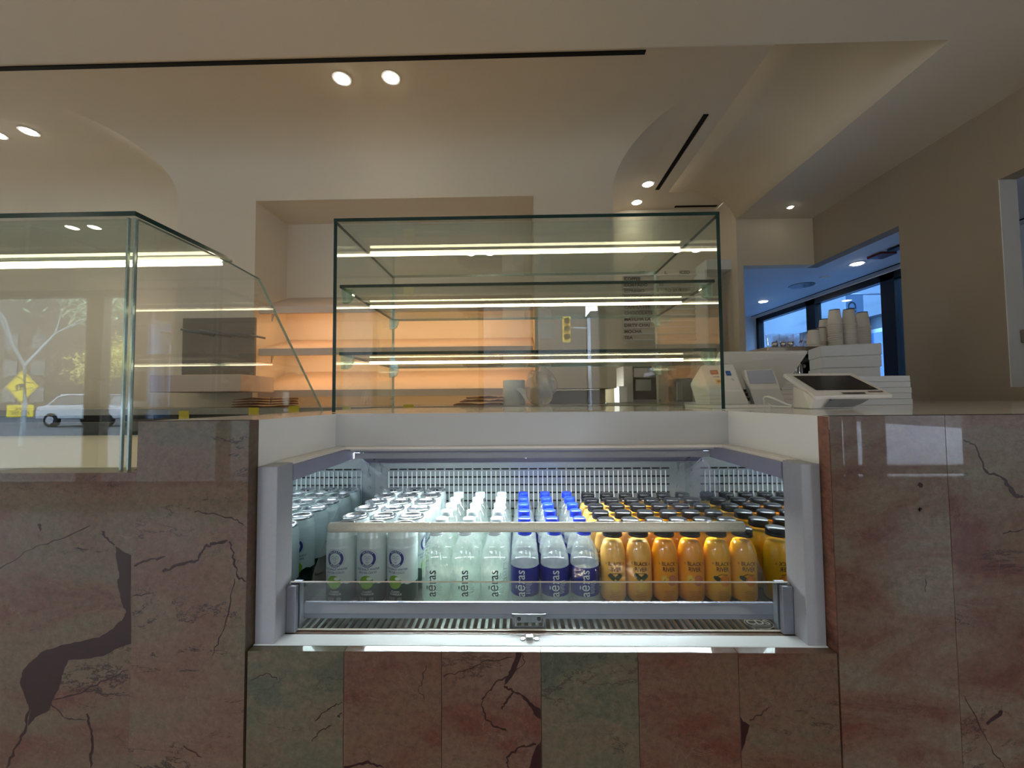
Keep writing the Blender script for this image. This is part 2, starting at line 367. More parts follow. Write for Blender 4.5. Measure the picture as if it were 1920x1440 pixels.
# front (street) wall behind the camera, left and right walls of the room
WD = -3.2
w = MB(); w.box(-9, 6.6, WD - .15, WD, 1.33, HC + .3); w.box(-9, 6.6, WD - .15, WD, -H, -.95)
for x0, x1 in ((-9, -7.3), (-1.9, -.55), (1.15, 3.45), (4.98, 6.6)): w.box(x0, x1, WD - .15, WD, -.95, 1.33)
struct('wall_front', w, M['wall'])
struct('wall_left', MB().box(-9, -8.9, -3.4, 3.7, -H, HC + .3), M['wall'])
w = MB(); w.box(6.5, 6.6, -3.4, -2.8, -H, HC + .3); w.box(6.5, 6.6, .3, .9, -H, HC + .3); w.box(6.5, 6.6, -2.8, .3, 1.45, HC + .3); w.box(6.5, 6.6, -2.8, .3, -H, -.95)
struct('wall_right_front', w, M['wall'])
window(2, -7.3, -1.9, WD - .12, WD - .02, -.95, 1.33, [(-7.27, .08), (-4.96, .2), (-3.4, .1), (-1.93, .08)], .06, 'y', M['wframe'], fw=.07)
window(5, 6.5, 6.58, -2.8, .3, -.95, 1.45, [(-2.77, .08), (-1.3, .1), (.27, .08)], .06, 'x', M['wframe'], fw=.07)  # side window out of view, added to bring daylight to the right ceiling
window(3, -.55, 1.15, WD - .12, WD - .02, -.95, 1.33, [(-.52, .08), (.2, .1), (1.11, .1)], .06, 'y', M['wframe'], fw=.07, transom=.45)
window(4, 3.45, 4.98, WD - .12, WD - .02, -.97, 1.33, [(3.49, .08), (3.655, .07), (3.91, .18), (4.95, .06)], .06, 'y', M['wframe'], fw=.09, transom=-.84)
# ================================================================ ceiling fittings
def downlight(p, label, r=.042, nz=None):
    e = empty('ceiling_downlight', (p.x, p.y, p.z - .004), label, 'ceiling light', 'recessed ceiling downlights')
    L = Vector((p.x, p.y, 0))
    MB().lathe([(r + .012, p.z - .004), (r + .012, p.z - .0005)], p.x, p.y, 24).build('trim_ring', M['plw'], e)
    MB().lathe([(r * .3, p.z - .012), (r * .8, p.z - .010), (r, p.z - .0045)], p.x, p.y, 24).build('lens', M['lamp'], e)
    return e
def spot(p, w, ang=100, col=(1, .82, .58), blend=.7, aim=None):
    l = bpy.data.lights.new('downlight_and_fill_beam', 'SPOT'); l.energy = w; l.color = col; l.spot_size = math.radians(ang); l.spot_blend = blend; l.shadow_soft_size = .04
    o = bpy.data.objects.new('downlight_and_fill_beam', l); COL.objects.link(o); o.location = (p.x, p.y, p.z - .03 + H)
WARM = (1, .84, .62)
P = [(onz(641, 147, HT), 'left lamp of the pair of ceiling downlights below the long black slot'), (onz(733, 145, HT), 'right lamp of the pair of ceiling downlights below the long black slot'),
     (onz(1215, 345, HT), 'ceiling downlight beside the near end of the short diagonal black slot'), (onz(1194, 379, HT), 'small ceiling downlight just above the glass case, right of the pier corner'),
     (onz(54, 246, HT), 'bright ceiling downlight above the left glass case'), (onz(-6, 252, HT), 'ceiling downlight half cut off by the left picture edge'),
     (onz(1482, 388, HC), 'tiny ceiling downlight in the pale low ceiling by the far corner'),
     (onz(1607, 494, OPZ), 'near ceiling downlight in the blue window bay'), (onz(1431, 565, OPZ), 'far ceiling downlight in the blue window bay')]
for i, (p, l) in enumerate(P):
    downlight(p, l, .02 if i == 6 else (.045 if i < 6 else .05))
    if i < 6: spot(p, 12 if i not in (2, 3) else 2.5, 110, WARM)
P2 = [(-.56, -2.54), (-.34, -2.54), (1.84, -2.54), (2.06, -2.54), (-4.33, -2.42), (-4.11, -2.42)]
for x, y in P2:
    p = Vector((x, y, HC)); downlight(p, 'ceiling downlight over the customer side, seen only mirrored in the glass cases', .045); spot(p, 16, 120, WARM)
for x, y in ((-3.2, -.6), (-1.2, -.6), (1.4, -.6), (3.4, -.6)): spot(Vector((x, y, HC)), 14, 130, WARM)  # warm fill spots added over the customer side, without fittings
def slot(p0, p1, wdt, label):
    a = Vector((p1.y - p0.y, p0.x - p1.x, 0)).normalized() * wdt / 2; z = p0.z; dz = Vector((0, 0, .006))
    m = MB(); q = [p0 - a, p0 + a, p1 + a, p1 - a]; m.hexa([v - dz for v in q], [v + dz for v in q])
    return tag(m.build('slot_diffuser', M['flat_black']), label, 'air vent', 'black slot diffusers in the ceiling')
e1 = onz(1210, 97, HT); slot(Vector((-4.2, e1.y, HT)), e1, .026, 'long black slot diffuser across the tan ceiling')
s0 = onz(1324, 214, HT); s1 = onz(1233, 355, HT); slot(Vector((s0.x, s0.y, HT)), Vector((s0.x, s1.y, HT)), .036, 'short black slot diffuser receding diagonally in the tan ceiling')
slot(Vector((1.62, 4.04, HT)), Vector((2.05, 4.04, HT)), .03, 'thin black slot diffuser above the far wall, under the arch')
p = onz(1503, 535, OPZ); tag(MB().lathe([(.12, OPZ - .006), (.125, OPZ)], p.x, p.y, 32).build('ceiling_speaker', M['plg']), 'round grey speaker grille in the blue bay ceiling', 'speaker')
p = onz(1545, 520, OPZ); tag(MB().lathe([(.03, OPZ - .012), (.05, OPZ)], p.x, p.y, 20).build('sprinkler_cover', M['plw']), 'small white sprinkler cover plate in the bay ceiling', 'sprinkler')
p = onz(1653, 477, OPZ)
tag(MB().box(p.x - .07, p.x + .07, p.y - .07, p.y + .07, OPZ - .02, OPZ).build('ceiling_sign', M['red'], bevel=.004), 'dark red plate fixed flat to the bay ceiling', 'sign')
p = onz(1682, 463, OPZ); tag(MB().box(p.x - .04, p.x + .04, p.y - .06, p.y + .05, OPZ - .02, OPZ).build('track_box', M['black'], bevel=.004), 'small black box on the bay ceiling beside the red plate', 'fitting')
slot(Vector((3.6, 2.6, OPZ)), Vector((3.6, 6.15, OPZ)), .012, 'thin dark line slot along the blue bay ceiling')
# ================================================================ marble-faced counter
RF0, RF1 = -.4165, .4605                 # recess in the counter
FY = .60                               # front face of the marble
CT = -.028                             # worktop level
def XP(px, py=1330): return at(px, py, FY).x
mcols = dict(g=rgb(84, 76, 58), gp=rgb(88, 68, 52), p=rgb(90, 64, 50), r=rgb(82, 46, 34), gg=rgb(64, 66, 52), pp=rgb(94, 73, 58), dk=rgb(28, 11, 9), lg=rgb(98, 90, 76))
K = mcols
panels = [  # x0px, x1px, top z, colours, seed, crack strength
    (-60, 243, -.1065, (K['r'], K['gp'], K['g']), 1, .8), (243, 461.5, CT, (K['p'], K['pp'], K['g']), 2, .8),
    (462.5, 643.5, -.373, (K['gp'], K['g'], K['gg']), 3, .5), (644.5, 827.5, -.373, (K['r'], K['p'], K['gp']), 4, .25), (828.5, 1014.5, -.373, (K['r'], K['p'], K['pp']), 5, .5),
    (1015.5, 1197.5, -.373, (K['gp'], K['g'], K['gg']), 6, .5), (1198.5, 1386.5, -.373, (K['r'], K['p'], K['gp']), 7, .2), (1387.5, 1573.5, -.373, (K['r'], K['p'], K['g']), 8, .5),
    (1574.5, 1799.5, CT, (K['r'], K['pp'], K['lg']), 9, .25), (1800.5, 2100, CT, (K['r'], K['pp'], K['lg']), 10, .6)]
cnt = empty('marble_counter', (0, FY + .02, -H), 'pink and grey veined marble counter front of tall polished slabs', 'counter')
def pxy(l, y=FY): return [(lambda q: (q.x, q.z))(at(a, b, y)) for a, b in l]
veins = {0: [([(55, 1320), (48, 1370), (30, 1400), (12, 1440)], .0022), ([(163, 1338), (172, 1370), (174, 1400), (170, 1440)], .0022), ([(95, 1320), (120, 1345), (160, 1350)], .0008),
             ([(215, 1022), (200, 1008), (190, 996)], .002), ([(0, 1066), (60, 1030), (110, 1012), (170, 985)], .0010), ([(74, 982), (76, 996)], .003), ([(240, 1256), (200, 1275), (150, 1300), (100, 1312)], .0012)],
         1: [([(248, 1062), (275, 1052), (310, 1043)], .0018), ([(305, 1072), (340, 1058), (372, 1050), (380, 1032), (395, 1020), (427, 1012)], .0024), ([(365, 960), (400, 962), (440, 975), (458, 985)], .0010), ([(430, 1015), (440, 1050), (445, 1080), (470, 1095)], .0016),
             ([(440, 1085), (430, 1140), (415, 1190), (398, 1230)], .0010), ([(250, 1117), (285, 1112)], .0010), ([(345, 1398), (380, 1420)], .0008)],
         2: [([(642, 1316), (615, 1330), (590, 1352)], .0010), ([(641, 1338), (632, 1345)], .0016), ([(470, 1275), (500, 1262), (520, 1275)], .0007), ([(585, 1390), (600, 1370), (622, 1360)], .0009)],
         3: [([(799, 1248), (792, 1275), (785, 1290), (795, 1312)], .0006), ([(645, 1438), (690, 1428), (720, 1440)], .002)],
         4: [([(978, 1225), (984, 1240), (968, 1258)], .0008), ([(945, 1286), (956, 1292), (966, 1298)], .0016),
             ([(952, 1270), (930, 1278), (912, 1300), (903, 1318), (910, 1345), (925, 1362), (950, 1370)], .0013), ([(962, 1298), (945, 1320), (942, 1330)], .0016), ([(832, 1268), (870, 1258), (905, 1240), (960, 1232)], .0008), ([(1005, 1395), (975, 1400), (950, 1420), (955, 1440)], .0016)],
         7: [([(1405, 1350), (1430, 1335), (1442, 1325)], .0009)],
         8: [([(1728, 906), (1727, 914)], .004), ([(1725, 955), (1724, 958)], .003), ([(1734, 1085), (1735, 1110)], .0008)],
         9: [([(1806, 825), (1830, 838), (1850, 885), (1880, 897), (1900, 925), (1920, 932)], [.0012, .0012, .002, .002, .004, .002]), ([(1850, 1358), (1870, 1342), (1880, 1335)], .003), ([(1808, 1305), (1840, 1370), (1870, 1420), (1885, 1440)], .0008), ([(1880, 1000), (1918, 992)], .001)]}
blobs = {0: [[(216, 1024), (229.5, 1033), (246, 1041), (246, 1207), (223.6, 1214.5), (194.5, 1230), (171, 1234.7), (128, 1238), (116.7, 1265), (111, 1292), (97, 1315), (93, 1331), (66, 1345), (52.5, 1362), (58, 1331), (48.6, 1311), (37, 1280), (43, 1257), (58, 1241), (78, 1222), (113, 1210), (151.7, 1203), (186.7, 1195), (212, 1179), (233, 1156), (237, 1148), (227.5, 1129), (223.6, 1109), (219.7, 1090), (223.6, 1078), (219.7, 1055)]],
         4: [[(969, 1220), (979, 1220), (975.6, 1234), (968, 1256), (957, 1273), (946, 1285), (947.5, 1273), (957, 1256), (964.7, 1237)], [(963, 1297), (972.5, 1298), (988, 1309), (1000.6, 1322), (1016, 1331), (1016, 1350), (1005, 1343), (991, 1322), (978.7, 1306)], [(1016, 1387), (1016, 1442), (991, 1442), (997.5, 1419), (1005, 1400)]],
         7: [[(1386, 1341), (1394, 1353), (1406, 1359), (1398, 1387), (1389, 1412), (1386, 1375)]]}
def jag(pts, amp):
    out = []
    for k in range(len(pts)):
        a, b = pts[k], pts[(k + 1) % len(pts)]
        for s in range(4): t_ = s / 4; out.append((a[0] + (b[0] - a[0]) * t_ + (random.uniform(-amp, amp) if s else 0), a[1] + (b[1] - a[1]) * t_ + (random.uniform(-amp, amp) if s else 0)))
    return out
for i, (a, b, zt, cc, sd, vs_) in enumerate(panels):
    mt = marble('polished_marble', *cc, K['dk'], sd, vs_)
    m = MB(); x0 = XP(a); x1 = XP(b)
    if i == 1: x1 = RF0
    if i == 8: x0 = RF1 + .0005
    m.box(x0, x1, FY, FY + .022 + (.0 if zt > -.2 else 0), -H, zt)
    o = m.build('marble_panel', [mt, M.setdefault('vein', mat('dark_red_vein', rgb(40, 15, 12), .35, var=.3, scale=60, coat=.25, spec=.2))], cnt)
    v = MB()
    for bl in blobs.get(i, []): v.poly([(p[0], FY - .0001, min(p[1], zt)) for p in pxy(jag(bl, 1.3))], 1)
    for kv, (l, wd) in enumerate(veins.get(i, [])):
        pts = pxy(l); sub = []; ws = []
        for k in range(len(pts) - 1):
            for s in range(5):
                t_ = s / 5; j = .0 if s == 0 else .0022
                sub.append((pts[k][0] * (1 - t_) + pts[k + 1][0] * t_ + random.uniform(-j, j), pts[k][1] * (1 - t_) + pts[k + 1][1] * t_ + random.uniform(-j, j)))
                w0 = wd[k] if isinstance(wd, list) else wd; w1 = wd[k + 1] if isinstance(wd, list) else wd; ws.append((w0 * (1 - t_) + w1 * t_) * .85)
        sub.append(pts[-1]); ws.append(.0004)
        v.ribbon(sub, ws, FY - .00015 - .00004 * kv, 1)
    if v.v:
        xs0, xs1 = x0 + .0004, x1 - .0004
        v.v = [(min(max(p[0], xs0), xs1), p[1], p[2]) for p in v.v]
        me = o.data; m2 = MB(); m2.v = m.v + v.v; m2.f = m.f + [[q + len(m.v) for q in f] for f in v.f]; m2.m = m.m + [1] * len(v.f); m2.sm = m.sm + [False] * len(v.f)
        nm = bpy.data.meshes.new('marble_panel'); L = ORG[cnt.name]; nm.from_pydata([Vector((p[0], p[1], p[2] + H)) - L for p in m2.v], [], m2.f)
        for mm in me.materials: nm.materials.append(mm)
        nm.polygons.foreach_set('material_index', m2.m); bm = bmesh.new(); bm.from_mesh(nm); bmesh.ops.recalc_face_normals(bm, faces=bm.faces); bm.to_mesh(nm); bm.free(); o.data = nm
# marble ledge under the fridge and slim returns beside it
lg = [('g', 462.5, 643.5, 3), ('p', 643.5, 828, 4), ('p', 828, 960, 5), ('lg', 960, 1198, 6), ('p', 1198, 1440, 7), ('gp', 1440, 1573.5, 8)]
for k, a, b, sd in lg:
    z = -.373; x0 = XP(a, 1222); x1 = XP(b, 1222)
    MB().box(x0, x1, FY + .0225, .66, -.43, z).build('marble_ledge', marble('ledge_marble', K[k], K['pp'], K['lg'], K['dk'], sd + 20, .3), cnt)
MB().box(RF0, RF0 + .0006, FY + .0005, FY + .022, -.373, CT - .0005).build('marble_return', marble('return_marble', K['p'], K['pp'], K['g'], K['dk'], 31, .3), cnt)
MB().box(RF1 - .0006, RF1, FY + .0005, FY + .022, -.373, CT - .0005).build('marble_return', marble('return_marble', K['r'], rgb(128, 84, 66), K['p'], K['dk'], 32, .3), cnt)
MB().box(-1.4, -.62, FY + .0225, FY + .05, -.2, -.1066).build('marble_ledge', marble('ledge_marble', K['gp'], K['g'], K['lg'], K['dk'], 33, .3), cnt)
# carcass below the worktop (dark, seen only as the gap round the fridge)
cb = MB(); cb.box(-2.6, -.60, .66, 1.6, -H, -.14); cb.box(-.585, -.50, .66, 1.6, -H, CT - .022); cb.box(.56, 2.7, .66, 1.6, -H, CT - .022)
cb.build('cabinet_body', M['black'], cnt)
# ---------------------------------------------------------------- quartz worktop
wt = empty('quartz_worktop', (.2, 1.1, CT - .022), 'white quartz worktop with a square recess cut around the drinks fridge', 'worktop')
RB = .886
m = MB(); m.box(RF0 - .0202, RF0 + .0, FY + .0005, FY + .0218, CT - .02, CT); m.box(RF1, RF1 + .0202, FY + .0005, FY + .0218, CT - .02, CT); m.box(-.590, RF0 - .0202, FY + .0005, 1.62, CT - .02, CT); m.box(RF0 - .0202, RF1 + .0202, RB + .0202, 1.62, CT - .02, CT); m.box(RF1 + .0202, XR - .002, FY + .0005, 1.62, CT - .02, CT)
m.box(1.45, XR - .002, 1.62, 3.5, CT - .02, CT)
m.build('worktop_slab', M['quartz'], wt)
m = MB(); m.box(RF0 - .02, RF0, FY + .022, RB + .02, -.135, CT); m.build('side_panel', M['quartz'], wt)
m = MB(); m.box(RF1, RF1 + .02, FY + .022, RB + .02, -.135, CT); m.build('side_panel', M['quartz'], wt)
m = MB(); m.box(RF0, RF1, RB, RB + .02, -.112, CT - .0004); m.build('back_panel', mat('grey_quartz', rgb(192, 191, 188), .25, var=.02), wt)
tag(MB().box(1.5, XR - .01, 2.1, 3.45, -H, CT - .0205).build('side_cabinet', M['white']), 'white base cabinet under the espresso machine by the right wall', 'cabinet')
tag(MB().box(.62, XR - .02, 1.63, 1.66, -H, CT - .0205).build('counter_back', M['white']), 'white rear panel closing the counter behind the registers', 'panel')
# ---------------------------------------------------------------- back counter
bc = empty('back_counter', (-1, 2.8, -H), 'low grey back counter with dark open cubbies under the bread shelves', 'counter')
BT = -.034
M['bct'] = mat('grey_laminate', rgb(150, 146, 134), .4)
MB().box(-4.6, .85, 2.28, 3.33, BT - .035, BT).build('counter_top', M['bct'], bc)
m = MB(); m.box(-4.6, .85, 2.75, 2.8, -H, BT - .036)
for x in (-4.6, -3.8, -3.0, -2.2, -1.45, -.7, .05, .83): m.box(x, x + .03, 2.30, 2.75, -H, BT - .036)
m.box(-4.6, .85, 2.30, 2.75, -.22, -.2); m.box(-4.6, .85, 2.30, 2.75, -.5, -.48)
m.build('cubby_unit', M['black'], bc)
for px, py, sz in ((345, 780, .06), (476, 774, .06), (551, 771, .062), (650, 770, .05), (766, 768, .06)):  # yellow paper price tags stuck on the counter's front edge
    q = at(px, py, 2.279); f = MB(); f.box(q.x - sz / 2, q.x + sz / 2, 2.2775, 2.2795, q.z - sz / 2, q.z + sz / 2)
    tag(f.build('price_tag', M['yellow']), {345: 'yellow paper tag on the back counter edge, leftmost of five, over the tall marble slab', 476: 'yellow paper tag on the back counter edge, second from the left, below the brown bags', 551: 'yellow paper tag on the back counter edge, third from left, near the slanted glass edge', 650: 'faint yellow paper tag seen through the left side of the centre case', 766: 'yellow paper tag on the back counter edge, rightmost, behind the centre case'}[px], 'tag', 'yellow tags along the back counter edge')
fc = tag(MB().box(.9, 1.44, 3.5, 4.09, -H, -.03).build('coffee_counter', M['bct']), 'grey counter under the coffee brewer below the menu board', 'counter')
tag(MB().box(XB + .01, .9, 3.36, 4.09, -H, -.03).build('coffee_counter', M['bct']), 'grey counter end beside the pier, left of the coffee brewer', 'counter')
# ================================================================ glass pastry case on the worktop
X0, X1, Y0, Y1, GT = -.480, .5135, 1.0, 1.47, .467; g = .009; Zb = CT
M['edgec'] = mat('clear_glass_edge', rgb(150, 164, 156), .1, .3, var=.2, scale=200)
gc = empty('pastry_case', ((X0 + X1) / 2, Y0, Zb), 'empty frameless glass pastry case with two shelves and light strips, centre', 'display case')
def pane(name, x0, x1, y0, y1, z0, z1, par, mt='glass', edge_axes='', e=None):
    # big faces are glass, the thin faces are the dark green edges
    m = MB(); m.box(x0, x1, y0, y1, z0, z1); dims = [x1 - x0, y1 - y0, z1 - z0]; th = dims.index(min(dims))
    ax = [2, 2, 1, 1, 0, 0]; m.m = [0 if ax[i] == th else (2 if i == 3 else 1) for i in range(6)]
    return m.build(name, [M[mt], e or M['edge'], M['edgec']], par)
pane('front_pane', X0 + g, X1 - g, Y0, Y0 + .006, Zb + .001, GT - g, gc, e=M['side'])
pane('side_pane', X0, X0 + g, Y0, Y1, Zb + .001, GT - .0005, gc, 'side'); pane('side_pane', X1 - g, X1, Y0, Y1, Zb + .001, GT - .0005, gc, 'side')
pane('top_pane', X0, X1, Y0 - .001, Y1, GT, GT + g, gc, 'shelfg')
SZ = (.305, .128)
for z in SZ:
    s = pane('glass_shelf', X0 + g + .002, X1 - g - .002, Y0 + .012, Y1 - .02, z - .008, z, gc, 'shelfg')
    for x, sx in ((X0 + g, 1), (X1 - g, -1)):
        for y in (Y0 + .035, Y1 - .05):
            b = MB(); n = 10; rr = .026
            arc = [(x + sx * .03 * math.cos(math.pi / 2 * i / n) ** .6 if i < n else x, z - .009 - rr * 1.3 * math.sin(math.pi / 2 * i / n)) for i in range(n + 1)]
            b.prism([(x, z - .009)] + arc, 1, y - .008, y + .008)
            b.build('shelf_bracket', M.setdefault('brk', glass('acrylic_bracket', (.80, .95, .90), .20, milk=.12, milkcol=(.7, .92, .86))), s)
for z in (GT, SZ[0] - .008, SZ[1] - .008):
    m = MB(); m.box(X0 + g + .001, X1 - g - .001, 1.222, 1.227, z - .0042 - (.003 if z == GT else 0), z - .0005); m.build('light_strip', M['led'], gc)
# ================================================================ left glass case
LX = -.632; ZL = -.1085
lc = empty('display_case', (-1.3, .65, ZL - .03), 'large glass display case with a sloping end pane on low marble, left edge', 'display case')
MB().box(-2.4, -.601, .624, 1.35, ZL - .03, ZL).build('case_deck', mat('cream_stone', rgb(226, 216, 192), .35, var=.05, scale=6), lc)
pane('front_pane', -2.4, LX - .002, .626, .634, ZL + .001, .304, lc, e=M['side'])
sp = [(.626, ZL + .001), (.626, .3035), (.835, .3035), (.93, .298), (1.243, CT + .001), (1.243, ZL + .001)]
m = MB(); m.prism(sp, 0, LX, LX + .007); m.m = [0, 0] + [1] * (len(m.f) - 2); m.build('end_pane', [M['side'], M['edgec']], lc)
MB().box(LX - .0085, LX - .0055, .6215, .6258, ZL + .001, .304).build('corner_strip', M['edgec'], lc)
MB().box(LX + .003, LX + .0062, .6215, .6258, ZL + .001, .303).build('corner_strip', M['edgec'], lc)
pane('top_pane', -2.4, LX + .009, .6175, .835, .3045, .3125, lc, 'shelfg')
MB().box(-2.4, LX - .012, .828, .834, .298, .3028).build('light_strip', M['led'], lc)
MB().box(-2.4, LX - .02, 1.33, 1.35, ZL, -.064).build('rear_curb', M['black'], lc)
# ================================================================ open display fridge
FX0, FX1 = -.443, .4925; FB = 1.205; DK = -.416
fr = empty('display_fridge', (.035, .9, -H), 'grey drop-in drinks fridge with mirrored side walls set into the marble counter', 'fridge')
PX = (-.4135, -.3815, .4285, .4570)
for a, b in ((PX[0], PX[1]), (PX[2], PX[3])):
    MB().box(a, b, .617, .66, -.3725, -.1015).build('front_post', M['frid'], fr, bevel=.0012)
for a, b in ((FX0 - .02, FX0), (FX1, FX1 + .02)):
    MB().box(a, b, .66, FB + .02, DK - .06, -.112).build('side_wall', M['mirror'], fr)
# top rails, ivory on top, lavender-tinted aluminium inside
for a, b in ((PX[0] + .0005, PX[1] - .004), (PX[2] + .006, PX[3] - .0005)):
    m = MB(); m.box(a, b, .6605, RB - .004, -.1055, -.1005); m.build('top_rail', M['ivory'], fr)
    i0 = b if a < 0 else a - .004
    MB().box(i0 - .003, i0 + .003, .662, RB + .05, -.132, -.1058).build('rail_liner', M['alub'], fr)
MB().box(PX[1] - .004, PX[2] + .006, RB - .022, RB - .004, -.1055, -.1005).build('top_rail', M['ivory'], fr)
MB().box(FX0, FX1, RB + .022, FB, -.118, -.112).build('roof_panel', M['alub'], fr)
MB().box(PX[1], PX[2], RB + .02, RB + .0215, -.132, -.1185).build('rail_liner', M['frid'], fr)
# slotted back panel; thin white strips stand in for vertical reflections
m = MB(); m.box(FX0, FX1, FB, FB + .01, DK - .05, -.118, 0)
pit = .0283; z = -.212
nx = int((FX1 - FX0 - .06) / pit)
for k in range(9):
    zz = -.208 - .0237 * k
    for i in range(nx):
        x = FX0 + .045 + i * pit; m.box(x, x + pit * .82, FB - .0012, FB - .0002, zz - .0022, zz + .0022, 1)
for i in range(2 * nx):
    x = FX0 + .045 + i * pit / 2 - .0026; m.box(x - .0012, x + .0012, FB - .0035, FB - .0013, DK - .01, -.214, 2)
m.build('back_panel', [mat('grey_back_sheet', rgb(146, 152, 152), .3, .55, var=.12, scale=300), M['flat_black'], mat('painted_reflection', rgb(232, 240, 240), .3)], fr)
for x in (FX0 + .02, FX1 - .02):
    for zz in (-.226, -.262):
        m = MB(); s = len(m.v); m.lathe([(.0055, 0), (.0055, .003)], 0, 0, 14); m.xf(Matrix.Translation((x, FB - .0001, zz)) @ Matrix.Rotation(math.pi / 2, 4, 'X'), s); m.build('hanger_button', M['plg'], fr)
    m = MB(); m.tube([(x - .008, FB - .003, -.165), (x, FB - .003, -.216), (x + .008, FB - .003, -.165)], .0014, 6)
    m.build('wire_hook', M['plg'], fr)
# lamp under the roof
MB().box(FX0 + .05, FX1 - .05, .985, 1.01, -.131, -.119).build('light_strip', M['ledc'], fr)
# deck, grille and lip
m = MB(); m.box(FX0, FX1, .782, FB, DK - .006, DK, 0); m.box(FX0, FX1, .64, .7205, DK - .006, DK, 0)
sp_ = .01345; n = int((FX1 - FX0 - .03) / sp_); x = FX0
m.box(FX0, FX0 + .03, .7205, .782, DK - .006, DK, 0)
for i in range(n):
    xa = FX0 + .03 + i * sp_ + .0078; m.box(xa, xa + sp_ - .0078, .7205, .782, DK - .006, DK, 0)
m.box(FX0 + .03 + n * sp_, FX1, .7205, .782, DK - .006, DK, 0)
m.build('deck', [mat('worn_steel_deck', rgb(150, 150, 146), .28, .9, var=.2, scale=30)], fr)
MB().box(FX0, FX1, .719, .784, DK - .07, DK - .064).build('dark_cavity_sheet', M['flat_black'], fr)  # black sheet standing in for the dark cavity below the grille
m = MB()
for r0, r1 in ((.0, .0),):
    pass
cx, cy = .437, .755
vs, fs = ring2(0, 0, .024, .0255, 40); vs = [(a * 1.0, b * .72) for a, b in vs]
flat(m, vs, fs, (cx, cy, DK + .0004), (1, 0, 0), (0, 1, 0)); v, f = text('CDS', .022, bold=.03); flat(m, v, f, (cx, cy + .003, DK + .0004), (1, 0, 0), (0, 1, 0))
v, f = rect2(-.017, .017, -.0085, -.0075); flat(m, v, f, (cx, cy, DK + .0004), (1, 0, 0), (0, 1, 0))
v, f = disc2(0, 0, .0245, .0175, 40); flat(m, v, f, (cx, cy, DK + .0002), (1, 0, 0), (0, 1, 0), 1)
o = m.build('oval_sticker', [M['paper'], mat('sticker_brown', rgb(60, 52, 46), .5)], fr, fixn=False); o['label'] = 'oval sticker reading CDS'
MB().box(PX[0], PX[3], .6135, .642, -.42, -.3722).build('front_lip', mat('white_lip', rgb(206, 210, 214), .45, var=.04), fr, bevel=.001)
MB().box(PX[1], PX[2], .6425, .646, -.4155, -.3745).build('lip_edge', M['steel'], fr)
# low front glass and its clamps
pane('front_glass', PX[1] + .001, PX[2] - .001, .652, .657, -.3715, -.2955, fr, 'shelfg', e=M.setdefault('edgel', mat('pale_glass_edge', rgb(214, 204, 190), .3)))
for x0, x1 in ((-.3805, -.365), (.4105, .4275)):
    m = MB(); m.box(x0, x1, .6435, .6515, -.3718, -.298); m.box(x0, x1, .6575, .668, -.3718, -.298); m.build('glass_clamp', M['alu'], fr, bevel=.001)
# ---------------------------------------------------------------- locking clear cover
cvx0, cvx1 = -.374, .4245
cov = empty('security_cover', (.03, .7, -.37), 'clear curved plastic cover with cream handle rod and lock, in front of the drinks', 'cover')
prof = [(.935, -.130), (.90, -.152), (.86, -.180), (.82, -.2095), (.78, -.242), (.745, -.274), (.715, -.307), (.695, -.337), (.687, -.353)]
m = MB(); k = len(prof); vs = [(x, d, z) for d, z in prof for x in (cvx0, cvx1)] + [(x, d + .0016, z - .0016) for d, z in prof for x in (cvx0, cvx1)]
for i in range(k - 1):
    m_ = 2 * i
    m.f += [[m_, m_ + 1, m_ + 3, m_ + 2], [2 * k + m_, 2 * k + m_ + 2, 2 * k + m_ + 3, 2 * k + m_ + 1], [m_, m_ + 2, 2 * k + m_ + 2, 2 * k + m_], [m_ + 1, 2 * k + m_ + 1, 2 * k + m_ + 3, m_ + 3]]; m.m += [0, 0, 1, 1]; m.sm += [True, True, False, False]
m.v = vs
m.build('clear_panel', [glass('polycarbonate', (.965, .965, .96), .022, rough=.08, var=.35), glass('panel_edge', (.8, .82, .82), .25)], cov)
m = MB(); m.box(cvx0 + .004, cvx1 - .004, .928, .937, -.1455, -.1145); m.box(cvx0 + .004, cvx1 - .004, .924, .928, -.1285, -.1265); m.box(cvx0 + .004, cvx1 - .004, .924, .9281, -.1455, -.143)
tr_ = m.build('top_rail', M['alub'], cov)
for px in (702, 986, 1292):
    q = at(px, 852, .9275); m = MB(); s = 0; m.lathe([(.0032, 0), (.0026, .0012)], 0, 0, 12); m.xf(Matrix.Translation((q.x, .9283, -.1345)) @ Matrix.Rotation(math.pi / 2, 4, 'X'), s); m.build('screw', M['chrome'], tr_)
m = MB(); hp = [(.694, -.346), (.690, -.3465), (.677, -.358), (.6775, -.3665), (.684, -.3685), (.695, -.354)]
m.prism(hp, 0, cvx0 - .001, cvx1 + .001); m.build('bottom_rail', M['alub'], cov)
M['rod'] = mat('ribbed_cream_plastic', rgb(226, 220, 200), .3, bump=.5, bscale=420)
m = MB(); nz = 26; seg = 24
pr = []
m.tube([(cvx0 + .001 + (cvx1 - cvx0 - .002) * i / 12, .7725, -.245) for i in range(13)], .0094, 20); m.build('handle_rod', M['rod'], cov)
